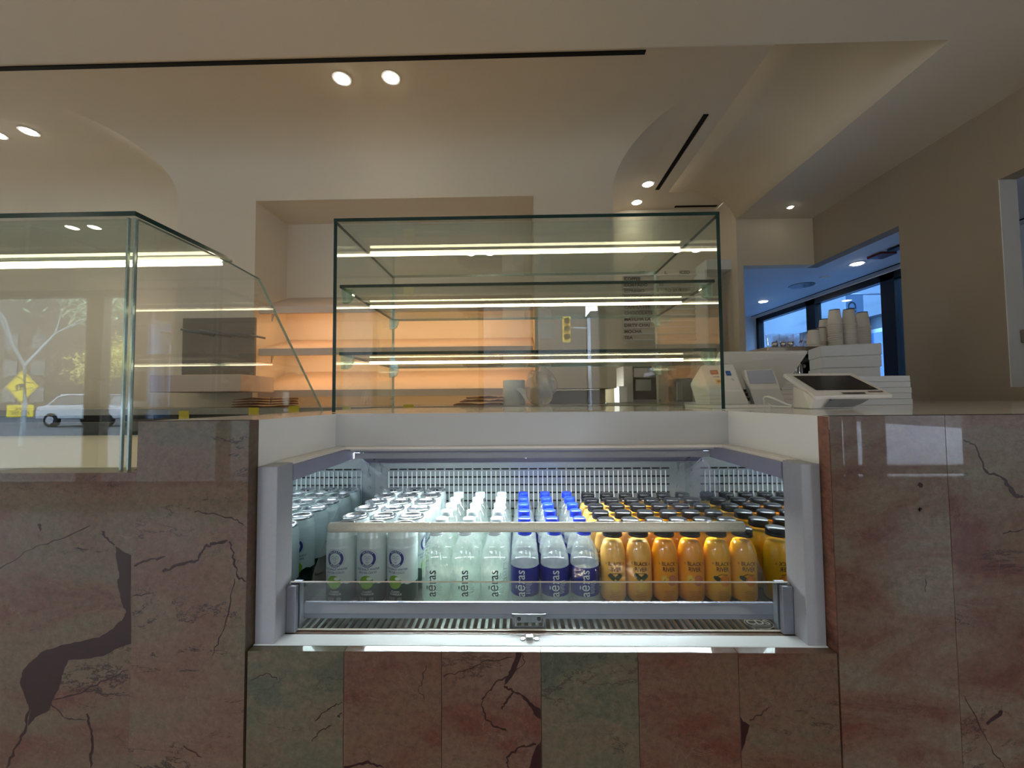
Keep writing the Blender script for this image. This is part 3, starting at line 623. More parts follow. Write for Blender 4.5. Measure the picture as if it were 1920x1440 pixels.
# lock plate
q0 = .0115
lk = MB(); 
lk.hexa([(q0 - .021, .6715, -.3560), (q0 + .021, .6715, -.3560), (q0 + .021, .670, -.369), (q0 - .021, .670, -.369)], [(q0 - .021, .6735, -.3560), (q0 + .021, .6735, -.3560), (q0 + .021, .672, -.369), (q0 - .021, .672, -.369)])
lo = lk.build('lock_plate', M['alu'], cov, bevel=.0006)
m = MB(); y = .6655
bars = [(-.0275, -.0235, -.4005, -.379), (.0235, .0275, -.4005, -.379), (-.0275, .0275, -.4035, -.399), (-.011, .011, -.4085, -.4035), (-.0275, .0275, -.3835, -.3795)]
zoff = .0305
for a, b, c1_, c2_ in bars: m.box(q0 + a, q0 + b, y - .0012, y + .0012, c1_ + zoff - .0035, c2_ + zoff - .0035)
m.build('hasp', M['alu'], lo)
for dx in (-.0165, .0165):
    m = MB(); s = 0; m.lathe([(.0034, 0), (.003, .0014)], 0, 0, 14); m.xf(Matrix.Translation((q0 + dx, .6690, -.362)) @ Matrix.Rotation(math.pi / 2, 4, 'X'), s); m.build('screw', M['flat_black'], lo)
m = MB(); m.box(q0 - .005, q0 + .005, .6265, .634, -.3720, -.3667)
for dx in (-.0105, .0105): m.lathe([(.0042, -.3722), (.0036, -.3708)], q0 + dx, .630, 14)
kp = MB(); kp.v, kp.f, kp.m, kp.sm = m.v, m.f, m.m, m.sm
kp.build('keeper', M['steel'], fr)
# ================================================================ drinks
def proto(name, label, cat, group):
    o = bpy.data.objects.new(name, None); COL.objects.link(o); o.empty_display_size = .03; ORG[o.name] = Vector((0, 0, 0)); return tag(o, label, cat, group)
M['canw'] = mat('white_can_print', rgb(206, 220, 218), .28, .25, var=.06, scale=90)
M['cang'] = mat('dark_green_can_print', rgb(12, 62, 58), .3, .3, var=.1, scale=60)
M['canl'] = mat('can_lid_metal', rgb(206, 210, 210), .2, .95, var=.05)
M['navy'] = mat('navy_ink', rgb(22, 32, 110), .4); M['lime'] = mat('coconut_green', rgb(112, 158, 34), .45, var=.2, scale=120); M['wht'] = mat('white_ink', rgb(214, 226, 222), .5)
# --- coconut water can
can = proto('drink_can', '', 'can', 'coconut water cans')
R = .0315; hgt = .168
m = MB(); pr = [(.0255, .0), (.028, .0012), (R, .008), (R, .046), (R, .122)]
ms = [0, 1, 1, 0]
for k in range(4): z0 = .126 + k * .0062; pr += [(R, z0), (R - .0012, z0 + .0026)]; ms += [0, 0]
pr += [(.0300, .153), (.0272, .1625)]; ms += [0, 0]
m.lathe(pr, 0, 0, 32, ms=ms, cap1=False); m.build('can_body', [M['canw'], M['cang']], can, base=True)
m = MB(); m.lathe([(.0272, .1625), (.0285, .1645), (.0285, .1665), (.0268, .168), (.0255, .1665), (.0245, .1625), (.0, .1622)], 0, 0, 32, cap0=False, cap1=False)
lid = m.build('lid', M['canl'], can, base=True)
m = MB(); v, f = disc2(0, 0, .0062, .0105, 16); m.add([(a, b, .1645) for a, b in v], f); v2, f2 = ring2(0, -.001, .003, .0068, 16); m.add([(a, b * 1.6, .1652) for a, b in v2], f2); m.build('pull_tab', M['chrome'], lid, base=True, fixn=False)
m = MB(); rr = R + .0003; zc_ = .1025
v, f = disc2(0, 0, .0166, n=36); 
def W(v, f, mi, z=zc_, dr=0):
    if z: v = [(x, y * 1.085) for x, y in v]
    wrap(m, v, f, rr + dr, z, m=mi)
v, f = ring2(0, 0, .0118, .0172, 40); W(v, f, 0)
v, f = ring2(0, 0, .0196, .0199, 40, -.6, 3.9); W(v, f, 0)
for s_, a_c, fl in (('THIRSTY', math.pi / 2, 1), ('BUDDHA', -math.pi / 2, -1)):
    nn = len(s_)
    for i, ch in enumerate(s_):
        a_ = a_c - fl * (i - (nn - 1) / 2) * .25; v, f = text(ch, .0052, bold=.02); ca, sa = math.cos(a_ - fl * math.pi / 2), math.sin(a_ - fl * math.pi / 2)
        v = [(x * ca - y * sa + .0145 * math.cos(a_), x * sa + y * ca + .0145 * math.sin(a_)) for x, y in v]; W(v, f, 1, dr=.0002)
for sx in (-1, 1):   # calm face drawn in line
    v, f = line2([(sx * (.0012 + .0058 * t / 6), .0034 + .0022 * math.sin(math.pi * t / 6)) for t in range(7)], .0003); W(v, f, 0)
    v, f = line2([(sx * (.002 + .005 * t / 6), .0014 - .0012 * math.sin(math.pi * t / 6)) for t in range(7)], .00028); W(v, f, 0)
    v, f = line2([(sx * .0009, .004), (sx * .0012, -.001), (sx * .0019, -.003)], .00022); W(v, f, 0)
    v, f = line2([(sx * .0002, -.0036), (sx * .0018, -.0032)], .00025); W(v, f, 0)
v, f = line2([(-.0036 + .0072 * t / 8, -.0058 - .0011 * math.sin(math.pi * t / 8)) for t in range(9)], .0003); W(v, f, 0)
v, f = line2([(-.002 + .004 * t / 6, -.0078 - .0006 * math.sin(math.pi * t / 6)) for t in range(7)], .00024); W(v, f, 0)
v, f = text('COCONUT WATER', .0056, bold=.012); W(v, f, 0, .0795); v, f = text('EAU DE COCO', .0056, bold=.012); W(v, f, 0, .0725)
v, f = disc2(-.002, .052, .0145, .0145, 30); W(v, f, 2, 0)
v, f = disc2(.005, .060, .0062, .0036, 16); W(v, f, 1, 0, .0001)
vs = [(-.034 + .068 * i / 20, .046 + (.0075 * math.sin(i * .55)) * (.6 if i % 2 else .5)) for i in range(21)]
# wave of the dark green print
vv = []; 
for x, y in vs: vv += [(x, .0435), (x, y - .0005)]
W(vv, [(2 * i, 2 * i + 2, 2 * i + 3, 2 * i + 1) for i in range(20)], 3, 0, -.00005)
v, f = text('CLASSIC', .0052, bold=.02); W(v, f, 1, .0315); v, f = text('CLASSIQUE', .0052, bold=.02); W(v, f, 1, .0262)
for i in range(3): v, f = rect2(-.017 + i * .0055, -.0125 + i * .0055, .011, .0195); W(v, f, 4, 0)
v, f = ring2(.0085, .0155, .0036, .0042, 20); W(v, f, 1, 0); v, f = line2([(.0085, .0132), (.0066, .0158), (.0076, .0172), (.0085, .0162), (.0094, .0172), (.0104, .0158), (.0085, .0132)], .0003); W(v, f, 1, 0)
m.build('printed_label', [M['navy'], M['wht'], M['lime'], M['cang'], M['plg']], can, base=True, fixn=False)
# --- water bottles
M['bot'] = glass('clear_bottle_plastic', (.955, .985, .97), .06, milk=.16, milkcol=(.90, .96, .92))
M['wat'] = glass('still_water', (.96, .99, .97), .03, milk=.08, milkcol=(.88, .97, .92))
def bottle(name, capm, labm, inkm, seed):
    b = proto(name, '', 'bottle', 'water bottles'); Rb = .0295
    pr = [(.0, .004), (.018, .0035), (.022, .0), (.027, .002), (Rb, .010), (Rb, .092), (.0285, .102), (.0245, .120), (.0185, .136), (.0142, .143), (.0135, .148), (.0150, .1495), (.0150, .152), (.0128, .153), (.0128, .158)]
    m = MB().lathe(pr, 0, 0, 28, cap0=False, cap1=False); m.build('bottle_body', M['bot'], b, base=True)
    pw = [(.0, .006), (.020, .006), (.0262, .008), (Rb - .0012, .014), (Rb - .0012, .092), (.0275, .1015), (.0272, .103), (.0, .103)]
    MB().lathe(pw, 0, 0, 24, cap0=False, cap1=False).build('water', M['wat'], b, base=True)
    m = MB(); pc = [(.0146, .1535), (.0146, .1565), (.0138, .157), (.0142, .158), (.0142, .1685), (.0130, .1705), (.0, .1705)]
    m.lathe(pc, 0, 0, 30, cap1=False); c_ = m.build('cap', capm, b, base=True)
    m = MB(); rr = Rb + .0003
    if labm: m.lathe([(rr, .0225), (rr, .086)], 0, 0, 32, m=0, cap0=False, cap1=False); rr += .0003
    v, f = text('a\u0113ras', .027, bold=.005); v = [(-y, x) for x, y in v]      # reads upwards
    wrap(m, v, f, rr, .0525, m=1)
    random.seed(seed)
    for k in range(9):
        y = .030 + k * .0033; v, f = rect2(.010, .010 + random.uniform(.008, .014), y, y + .0009, 4); wrap(m, v, f, rr, 0, m=2)
    m.build('printed_label', [labm or M['bot'], inkm, M['wht'] if labm else mat('grey_print', rgb(140, 150, 150), .6)], b, base=True, fixn=False)
    return b
M['bcap'] = mat('blue_cap', rgb(26, 60, 214), .3, sss=.1); M['wcap'] = mat('white_cap', rgb(214, 228, 232), .35)
M['blab'] = mat('blue_label', rgb(24, 34, 124), .35, var=.05); M['slate'] = mat('slate_ink', rgb(48, 52, 70), .5)
wb = bottle('water_bottle', M['wcap'], None, M['slate'], 3); bb = bottle('water_bottle', M['bcap'], M['blab'], M['wht'], 4)
# --- juices
def juicebottle(col, fruit, seed):
    b = proto('juice_bottle', '', 'bottle', 'juice bottles'); Rj = .0270
    pr = [(.0, .004), (.016, .003), (.020, .0), (.0245, .002), (Rj, .008), (Rj, .096), (.0262, .107), (.0225, .120), (.0185, .129), (.0178, .134), (.0192, .136), (.0192, .138), (.0172, .139), (.0172, .144)]
    MB().lathe(pr, 0, 0, 28, cap0=False, cap1=False).build('bottle_body', M['jbot'], b, base=True)
    MB().lathe([(.0, .005), (.018, .005), (.0235, .007), (Rj - .001, .012), (Rj - .001, .096), (.0252, .1065), (.0217, .1195), (.0182, .1275), (.0, .1275)], 0, 0, 28, cap0=False, cap1=False).build('juice', col, b, base=True)
    m = MB(); m.lathe([(.0202, .139), (.0205, .1395), (.0205, .143), (.0198, .1438), (.0200, .1445), (.0200, .1535), (.0188, .1552), (.0, .1552)], 0, 0, 36, cap1=False); m.build('cap', M['ccap'], b, base=True)
    m = MB(); rr = Rj + .0003
    v, f = text('BLACK', .0115, bold=.012); wrap(m, [(x * .82, y) for x, y in v], f, rr, .0865, m=0); v, f = text('RIVER', .0115, bold=.012); wrap(m, [(x * .86, y * 1.1) for x, y in v], f, rr, .0752, m=0)
    for sx in (-1, 1):
        v, f = rect2(min(sx * .0175, sx * .0205), max(sx * .0175, sx * .0205), .0872, .0882, 2); wrap(m, v, f, rr, 0, m=0); v, f = rect2(min(sx * .0175, sx * .0205), max(sx * .0175, sx * .0205), .0846, .0856, 2); wrap(m, v, f, rr, 0, m=0)
    if fruit == 'leaf':
        v, f = disc2(.001, .042, .0075, .014, 20); wrap(m, v, f, rr, 0, m=2)
        for sx, a in ((-1, .5), (1, -.5), (-1, 1.2), (1, -1.2)):
            v, f = disc2(0, 0, .0045, .0085, 14); v = [(x * math.cos(a) - y * math.sin(a) + sx * .007, x * math.sin(a) + y * math.cos(a) + .060) for x, y in v]; wrap(m, v, f, rr + .0001, 0, m=1)
        v, f = line2([(-.009, .0665), (0, .0675), (.010, .067)], .0006); wrap(m, v, f, rr, 0, m=0)
    elif fruit == 'apple':
        v, f = disc2(.007, .053, .0105, .0115, 20); wrap(m, v, f, rr, 0, m=3); v, f = disc2(-.008, .055, .0075, .0085, 20); wrap(m, v, f, rr + .0001, 0, m=2)
        v, f = line2([(-.014, .0475), (-.009, .054), (-.003, .0605)], .0005); wrap(m, v, f, rr + .0002, 0, m=0)
    else:
        v, f = disc2(.004, .052, .0105, .0115, 20); wrap(m, v, f, rr, 0, m=4)
        v, f = disc2(0, 0, .005, .0095, 16); v = [(x * .7 - y * .7 - .011, x * .7 + y * .7 * .6 + .056) for x, y in v]; wrap(m, v, f, rr + .0001, 0, m=1)
        v, f = line2([(-.014, .059), (-.004, .0655), (.010, .0635)], .0007); wrap(m, v, f, rr + .0001, 0, m=1)
    random.seed(seed)
    for k in range(6):
        hw = random.uniform(.007, .0125); v, f = rect2(-hw, hw, .0135 + k * .0034, .0143 + k * .0034, 4); wrap(m, v, f, rr, 0, m=5)
    m.build('printed_label', [M['brnk'], M['dleaf'], M['lemon'], M['blush'], M['orng'], M['faint']], b, base=True, fixn=False)
    return b
M['jbot'] = glass('juice_bottle_plastic', (.98, .97, .93), .05)
M['ccap'] = mat('black_cap', rgb(14, 15, 18), .28, var=.1)
M['brnk'] = mat('dark_brown_ink', rgb(66, 34, 18), .5); M['dleaf'] = mat('leaf_print', rgb(52, 62, 40), .5); M['lemon'] = mat('pale_yellow_print', rgb(222, 178, 70), .5)
M['blush'] = mat('apple_print', rgb(200, 116, 70), .5); M['orng'] = mat('orange_print', rgb(226, 132, 26), .5); M['faint'] = mat('faint_print', rgb(170, 100, 34), .6)
j1 = mat('lemon_juice', rgb(246, 190, 92), .3, var=.05, sss=.25); j2 = mat('apple_juice', rgb(250, 166, 14), .3, var=.05, sss=.25); j3 = mat('orange_juice', rgb(252, 186, 24), .3, var=.05, sss=.25)
JB = [juicebottle(j1, 'leaf', 1), juicebottle(j2, 'apple', 2), juicebottle(j3, 'orange', 3)]
for pr_, k_ in ((can, .925), (wb, .885), (bb, .885), (JB[0], .955), (JB[1], .955), (JB[2], .955)):
    for o_ in pr_.children_recursive: o_.data.transform(Matrix.Scale(k_, 4, (0, 0, 1)))
for o_ in list(JB[0].children_recursive) + list(JB[1].children_recursive) + list(JB[2].children_recursive): o_.data.transform(Matrix.Diagonal((.972, .972, 1, 1)))
ROW = ['front row', 'second row', 'third row', 'fourth row', 'fifth row', 'back row']
def place(pr, xs, y0, py, kind, cols, cat, grp, rots):
    first = True
    for r in range(6):
        for c_, x in enumerate(xs):
            rz = rots[c_] if r == 0 else random.uniform(-2.6, 2.6)
            lab = f'{kind}, {cols[c_]}, ' + (ROW[r] + (' from the front' if 0 < r < 5 else ''))
            jx = random.uniform(-.0001, .0001)
            loc = (x + (jx if r else 0), y0 + py * r + (random.uniform(-.0006, .0006) if r else 0), DK + .0004)
            if first:
                o = pr; o.location = (loc[0], loc[1], loc[2] + H); o.rotation_euler = (0, 0, rz); tag(o, lab, cat, grp); first = False
            else: dup(pr, loc, rz, lab, grp)
random.seed(11)
place(can, (-.3785, -.3145, -.2505), .842, .0655, 'white coconut water can with dark green foot', ('left column', 'middle column', 'right column'), 'can', 'coconut water cans', (-.06, .02, -.18))
place(wb, (-.179, -.117, -.0550), .84, .0615, 'white-capped clear water bottle', ('left column', 'middle column', 'right column'), 'bottle', 'white-capped water bottles', (-.10, .02, -.02))
place(bb, (.0072, .0692, .1312), .84, .0615, 'blue-capped water bottle with blue label', ('left column', 'middle column', 'right column'), 'bottle', 'blue-capped water bottles', (-.30, -.06, -.10))
for k, (pr, xs, kd) in enumerate(((JB[0], (.190, .2437), 'pale lemon juice bottle with black cap'), (JB[1], (.2970, .3505), 'deep orange apple juice bottle with black cap'), (JB[2], (.4040, .4576), 'yellow orange juice bottle with black cap'))):
    place(pr, xs, .84, .060, kd, ('left column', 'right column'), 'bottle', 'juice bottles', (-.05 + .02 * k, -.12 + .02 * k))
# fridge lamps (the strip's light)
def area(name, loc, sx, sy, w, col, rot=(0, 0, 0)):
    l = bpy.data.lights.new(name, 'AREA'); l.shape = 'RECTANGLE'; l.size = sx; l.size_y = sy; l.energy = w; l.color = col
    o = bpy.data.objects.new(name, l); COL.objects.link(o); o.location = (loc[0], loc[1], loc[2] + H); o.rotation_euler = rot; return o
area('fridge_tube', (.035, .9975, -.1335), .85, .02, 9, (.86, .95, 1), (math.radians(-28), 0, 0))
# ================================================================ bread shelves in the niche
zz_ = lambda px, py, d: at(px, py, d).z
rgn = [(zz_(490, 575, 2.955), zz_(534, 559, 3.345), 'topmost of the three tilted bread shelves in the niche'), (zz_(490, 654, 2.955), zz_(534, 638, 3.345), 'middle one of the three tilted bread shelves, glowing amber above'), (zz_(490, 732, 2.955), zz_(534, 698, 3.345), 'lowest of the three tilted bread shelves, just above the back counter')]
for zf, zb_, lab in rgn:
    e = empty('bread_shelf', (-.93, 3.1, zf - .05), lab, 'shelf', 'tilted bread shelves in the niche')
    x0, x1 = NX0 + .03, NX1 - .012
    m = MB(); m.prism([(2.955, zf), (3.345, zb_), (3.345, zb_ - .02), (2.985, zf - .018), (2.985, zf - .052), (2.955, zf - .052)], 0, x0, x1); m.build('board', M['wood'], e)
    MB().box(x0 + .06, x1 - .03, 2.9865, 2.997, zf - .034, zf - .024).build('light_strip', M['ledo'], e)
    for x in (x0 + .05, x1 - .06): MB().prism([(3.03, zf + .004), (3.1, zf + .034), (3.03, zf - .10)], 0, x, x + .006).build('bracket', M['alu'], e)
    area('shelf_strip', (-.95, 3.006, zf - .036), 1.9, .02, 3.2 if zf > .2 else .8, (1, .58, .28), (math.radians(38), 0, 0))
# peg board and ledge left of the niche
e = empty('peg_board', (-2.15, 2.93, .07), 'grey square peg board with four slanted pegs on the pier', 'board')
MB().box(-2.548, -1.995, 2.918, 2.938, .10, .64).build('board', mat('grey_board', rgb(128, 118, 106), .6), e)
for k in range(4):
    x = -2.40 + k * .13; m = MB(); m.tube([(x - .06, 2.80, .535 - .008 * k), (x + .10, 2.915, .505 - .008 * k)], .008, 8); m.build('peg', M['plg'], e)
b = MB(); b.box(-2.44, -1.83, 2.55, 2.9, .072, .185)
tag(b.build('wall_ledge', M['wood'], bevel=.004), 'pale box ledge on the pier beneath the peg board', 'ledge')
# things on the back counter
random.seed(21)
def bag(cx, cy, z, w, d, h, lab, rz=0):
    m = MB(); n = 14; 
    for s in range(2):
        pass
    vs = []; 
    for j in range(3):
        for i in range(n + 1):
            x = -w / 2 + w * i / n; zz = h * (.62 + .3 * math.sin(i * .55 + j * 1.3 + w * 40)) * random.uniform(.85, 1.08)
            vs.append((x, (-d / 2, 0, d / 2)[j], zz))
    fs = [(j * (n + 1) + i, j * (n + 1) + i + 1, (j + 1) * (n + 1) + i + 1, (j + 1) * (n + 1) + i) for j in range(2) for i in range(n)]
    low = [(x * 1.02, y, .001) for x, y, zz in vs]; N = len(vs)
    m.add(vs + low, fs + [tuple(N + q for q in f[::-1]) for f in fs] + [(i + 1, i, N + i, N + i + 1) for i in range(n)] + [(2 * (n + 1) + i, 2 * (n + 1) + i + 1, N + 2 * (n + 1) + i + 1, N + 2 * (n + 1) + i) for i in range(n)] + [(0, n + 1, N + n + 1, N), (n + 1, 2 * n + 2, N + 2 * n + 2, N + n + 1), (n, N + n, N + 2 * n + 1, 2 * n + 1), (2 * n + 1, N + 2 * n + 1, N + 3 * n + 2, 3 * n + 2)])
    m.xf(Matrix.Translation((cx, cy, z)) @ Matrix.Rotation(rz, 4, 'Z'))
    return tag(m.build('paper_bag', M['kraft']), lab, 'bag', 'flat brown paper bags')
for i in range(4): bag(-1.66 + .015 * i, 2.55 - .02 * i, BT + .0005 + .016 * i, .30 - .01 * i, .22, .0145, ['lowest flat brown bag in the pile left of the slanted glass edge', 'second flat brown bag up in the pile left of the slanted glass', 'third flat brown bag up in the pile left of the slanted glass', 'topmost crumpled brown bag in the pile left of the slanted glass'][i], .05 * (-1) ** i)
for i in range(3): bag(-.27 + .02 * i, 2.62, BT + .0005 + .022 * i, .30 - .03 * i, .2, .020, ['lowest brown bag in the pile beside the paper roll', 'middle brown bag in the pile beside the paper roll', 'topmost brown bag in the pile beside the paper roll'][i], .08 * (i - 1))
q = at(964, 757, 2.55)
e = empty('paper_roll', (q.x, 2.55, BT), 'white paper towel roll with a torn flap standing on the back counter', 'paper roll')
m = MB(); m.lathe([(.070, BT + .0005), (.071, BT + .16), (.066, BT + .162), (.02, BT + .162), (.02, BT + .12), (0, BT + .12)], q.x, 2.55, 36, cap1=False); m.build('roll', M['paper'], e)
f = MB(); vs = []
for i in range(9):
    t = i / 8; vs += [(q.x + .012 + .060 * t, 2.478 - .010 * t, BT + .10 + .045 * t - .05 * t * t), (q.x + .035 + .05 * t, 2.476 - .012 * t, BT + .085 - .075 * t)]
f.add(vs, [(2 * i, 2 * i + 1, 2 * i + 3, 2 * i + 2) for i in range(8)], 0, True); f.build('torn_flap', M['paper'], e, fixn=False)
# clear plastic sack
bm = bmesh.new(); bmesh.ops.create_icosphere(bm, subdivisions=4, radius=1)
random.seed(5); ph = [(random.uniform(2, 7), random.uniform(2, 7), random.uniform(2, 7), random.uniform(0, 6)) for _ in range(9)]
q = at(1014, 757, 2.6); m = MB(); vs = []
for v in bm.verts:
    d = 1 + sum(.05 * math.sin(a * v.co.x + b * v.co.y + c * v.co.z + p) for a, b, c, p in ph); vs.append((q.x + v.co.x * .095 * d, 2.62 + v.co.y * .1 * d, max(BT + .0005, BT + .115 + v.co.z * .125 * d)))
bm.verts.index_update(); m.add(vs, [[v.index for v in f.verts] for f in bm.faces], 0, True); bm.free()
tag(m.build('plastic_sack', glass('thin_plastic', (.93, .94, .95), .10, milk=.3, milkcol=(.9, .9, .9), rough=.1, var=.6)), 'crumpled clear plastic sack beside the paper roll', 'sack')
# ================================================================ menu board on the far wall
mb_ = empty('menu_board', (1.45, 4.09, .6), 'wall menu of white ledges holding black letters, behind the glass case', 'menu')
rows = [('HOT', 'S', 'L', 'ICED'), ('COFFEE', '', '', ''), ('CORTADO', '$ .50', '', ''), ('ESPRESSO', '$4', 'TO $5.00', '5.50'), ('MACCHIATO', '$4', '.50', ''), ('AMERICANO', '', '', ''), ('CAFE LATTE', '$5.00', '', ''), ('CHOCOLATE', '', '', ''), ('MATCHA LATTE', '', '', ''), ('DIRTY CHAI', '', '', ''), ('MOCHA', '', '', ''), ('TEA', '', '', '')]
ys = [516, 527, 538.5, 549.5, 561, 570.5, 580, 591, 602.5, 614, 625.5, 637]
fx = [1168.5, 1224, 1244, 1272]
for k, (rw, yy) in enumerate(zip(rows, ys)):
    pL = at(1168, yy + .5, 4.09); pR = at(1310, yy - .8, 4.09); z = (pL.z + pR.z) / 2
    MB().box(pL.x, pR.x, 4.085 - .012, 4.099, z - .006, z + .003).build('ledge', M['plw'], mb_, bevel=.001)
    m = MB()
    for j, s in enumerate(rw):
        if not s: continue
        x = at(fx[j] + (22 if k == 0 and j == 0 else 2), yy, 4.08).x; v, f = text(s, .046, 'LEFT', bold=.03); flat(m, [(a * 1.05, b) for a, b in v], f, (x, 4.078, z + .0215), (1, 0, 0), (0, 0, 1))
    m.build('lettering', M['ink'], mb_, fixn=False)
# ================================================================ coffee brewer and grinder
def PX_(px, py, d): return at(px, py, d)
dB = 3.72
e = empty('coffee_brewer', (PX_(1215, 750, dB).x, dB, -.03), 'black and chrome twin coffee brewer under the menu board', 'coffee machine')
a = PX_(1188, 750, dB).x; b = PX_(1242, 750, dB).x; b2 = PX_(1262, 750, dB).x
MB().box(a - .09, a, dB, dB + .3, -.0295, .31).build('side_panel', M['ivory'], e, bevel=.005)
MB().box(a, b, dB + .12, dB + .3, -.0295, .30).build('body', M['black'], e, bevel=.006)
MB().box(a - .02, b2, dB - .02, dB + .3, .41, .47).build('hood', M['black'], e, bevel=.012)
MB().box(a, b2, dB + .0, dB + .3, .3, .41).build('head', M['alu'], e, bevel=.006)
MB().box(a + .01, b - .05, dB + .02, dB + .118, .20, .298).build('chrome_head', M['chrome'], e, bevel=.006)
MB().box(a + .03, b - .09, dB + .03, dB + .118, .075, .185).build('steel_server', M['steel'], e, bevel=.004)
MB().box(a, b - .02, dB - .02, dB + .3, -.0295, -.005).build('drip_tray', M['alu'], e, bevel=.003)
x = PX_(1248, 658, dB).x; MB().box(x - .02, x + .02, dB - .008, dB - .0005, .425, .45).build('blue_display', emis('blue_display', (.1, .12, 1), 3), e)
tag(MB().box(PX_(1157, 750, dB).x - .03, PX_(1172, 750, dB).x - .03, dB - .2, dB - .02, -.0295, .115).build('carton', M['paper'], bevel=.003), 'small white carton standing left of the coffee brewer', 'box')
e = empty('coffee_grinder', (PX_(1280, 750, dB).x, dB, -.03), 'dark coffee grinder with smoky bean hopper right of the brewer', 'grinder')
x0 = PX_(1271, 750, dB).x; x1 = PX_(1300, 750, dB).x; xm = PX_(1283, 690, dB).x
MB().box(x0, x1, dB, dB + .24, -.0295, .19).build('body', M['black'], e, bevel=.012)
MB().lathe([(.05, .19), (.10, .24), (.115, .34), (.09, .35)], xm, dB + .12, 28).build('hopper', glass('smoky_plastic', (.55, .42, .32), .06, milk=.15, milkcol=(.4, .3, .22)), e)
MB().box(xm - .085, xm - .03, dB - .02, dB + .05, -.0295, .16).build('dose_chute', M['steel'], e, bevel=.006)
# ================================================================ registers on the worktop (right)
def tri(px, py, d): return tuple(at(px, py, d))
M['plw2'] = mat('warm_white_plastic', rgb(226, 224, 220), .35)
C_ = CT + .0005
def hullobj(name, pts, m, par, bevel=.004):
    return MB().hull(pts).build(name, M[m] if isinstance(m, str) else m, par, bevel=bevel, seg=3)
e = empty('card_terminal', (.62, 1.2, CT), 'white angular card terminal with payment stickers, half behind the glass case', 'payment terminal')
bp = [(.545, 1.13), (.72, 1.13), (.735, 1.33), (.55, 1.33)]
MB().prism(bp, 2, C_, C_ + .008).build('foot_plate', M['plw'], e)
fl = [tri(1314, 686.5, 1.30), tri(1374, 683, 1.30), tri(1393, 732, 1.205), tri(1327.5, 732.5, 1.205), tri(1405, 755.5, 1.21)[:2] + (C_ + .008,), tri(1330, 757.5, 1.21)[:2] + (C_ + .008,)]
sd = [tri(1320, 683.8, 1.33), tri(1293.5, 720.8, 1.30), tri(1305, 757, 1.28)[:2] + (C_ + .008,), tri(1372, 682.5, 1.33), tri(1408, 755, 1.32)[:2] + (C_ + .008,)]
hullobj('housing', fl + sd, 'plw2', e, .003)
# stickers on the sloping face
pA, pB, pC = Vector(fl[0]), Vector(fl[1]), Vector(fl[3]); ux = (pB - pA).normalized(); uy = (pA - pC); nrm = ux.cross(uy).normalized(); uy = nrm.cross(ux).normalized()
if nrm.y > 0: nrm = -nrm
def face_pt(px, py):      # hit of the pixel ray with the sloping face
    r = ray(px, py); t = pA.dot(nrm) / r.dot(nrm); return r * t + nrm * .0008
def sticker(pts, m, mi): m.poly([face_pt(*p) for p in pts], mi)
m = MB(); sticker([(1330.5, 694.5), (1345, 694), (1347.5, 702), (1333, 702.5)], m, 0); sticker([(1332.5, 696), (1344, 695.6), (1345.5, 700.8), (1334, 701.2)], m, 1)
sticker([(1341, 711.5), (1350.5, 711), (1352.5, 719.5), (1343.5, 720)], m, 2); sticker([(1344, 714), (1350, 712.5), (1350.5, 716), (1346, 718)], m, 3)
sticker([(1359.5, 696), (1369, 695.8), (1371.5, 704), (1362.5, 704.2)], m, 4); sticker([(1362.5, 699), (1369.3, 698.8), (1370.8, 703), (1364, 703.2)], m, 5)
v, f = text('VISA', .0105, bold=.02); flat(m, v, f, face_pt(1343, 707), ux, uy, 3)
c0 = face_pt(1372, 712)
for k in range(4):
    v, f = ring2(0, 0, .0022 + .0022 * k, .0030 + .0022 * k, 8, -.75, .75); flat(m, v, f, c0 - ux * .004, ux, uy, 6)
m.build('payment_stickers', [mat('sticker_maroon', rgb(92, 40, 34), .5), mat('sticker_orange', rgb(226, 104, 66), .5), mat('sticker_yellow', rgb(222, 180, 60), .5), mat('sticker_navy', rgb(52, 50, 84), .5), mat('sticker_blue', rgb(34, 78, 160), .5), mat('sticker_pale_blue', rgb(120, 170, 220), .5), M['plg']], e, fixn=False)
m = MB()
for px, py in ((1400, 733), (1403.5, 740), (1407, 748.5)):
    p = at(px - 3, py, 1.232); m.box(p.x - .003, p.x + .0035, p.y, p.y + .012, p.z - .005, p.z + .005)
m.build('port', M['black'], e)
e = empty('customer_display', (.79, 1.3, CT), 'small white customer display leaning back between terminal and tablet', 'display')
up = [tri(1396.7, 694, 1.30), tri(1449.8, 692.7, 1.30), tri(1463.5, 728.8, 1.235), tri(1405, 728.5, 1.235)]
dn = [tri(1473.5, 755, 1.25)[:2] + (C_,), tri(1416.5, 757, 1.25)[:2] + (C_,)]
bk = [tri(1390, 693.5, 1.32), tri(1446, 692.2, 1.32), tri(1389.5, 701, 1.31), tri(1411, 757, 1.29)[:2] + (C_,), tri(1470, 755, 1.30)[:2] + (C_,)]
hullobj('housing', up + dn + bk, 'plw2', e, .003)
o = Vector(up[0]); uxx = (Vector(up[1]) - o); uyy = (Vector(up[3]) - o); nn = uxx.cross(uyy).normalized(); nn = nn if nn.y < 0 else -nn
m = MB(); m.poly([o + uxx * a + uyy * b + nn * .0008 for a, b in ((.05, .04), (.96, .04), (.96, .76), (.05, .76))]); m.build('display_glass', mat('pale_display', rgb(176, 182, 200), .08, coat=.5), e, fixn=False)
e = empty('register_monitor', (1.0, 1.5, CT), 'large white register monitor seen from its back, leaning over the counter', 'monitor')
dm = 1.48
pts = [tri(1352, 660, dm), tri(1516, 657.6, dm), tri(1512, 664, dm), tri(1471.5, 724, dm + .12), tri(1463, 729, dm + .12), tri(1352, 731, dm + .12), tri(1345, 683, dm + .03)]
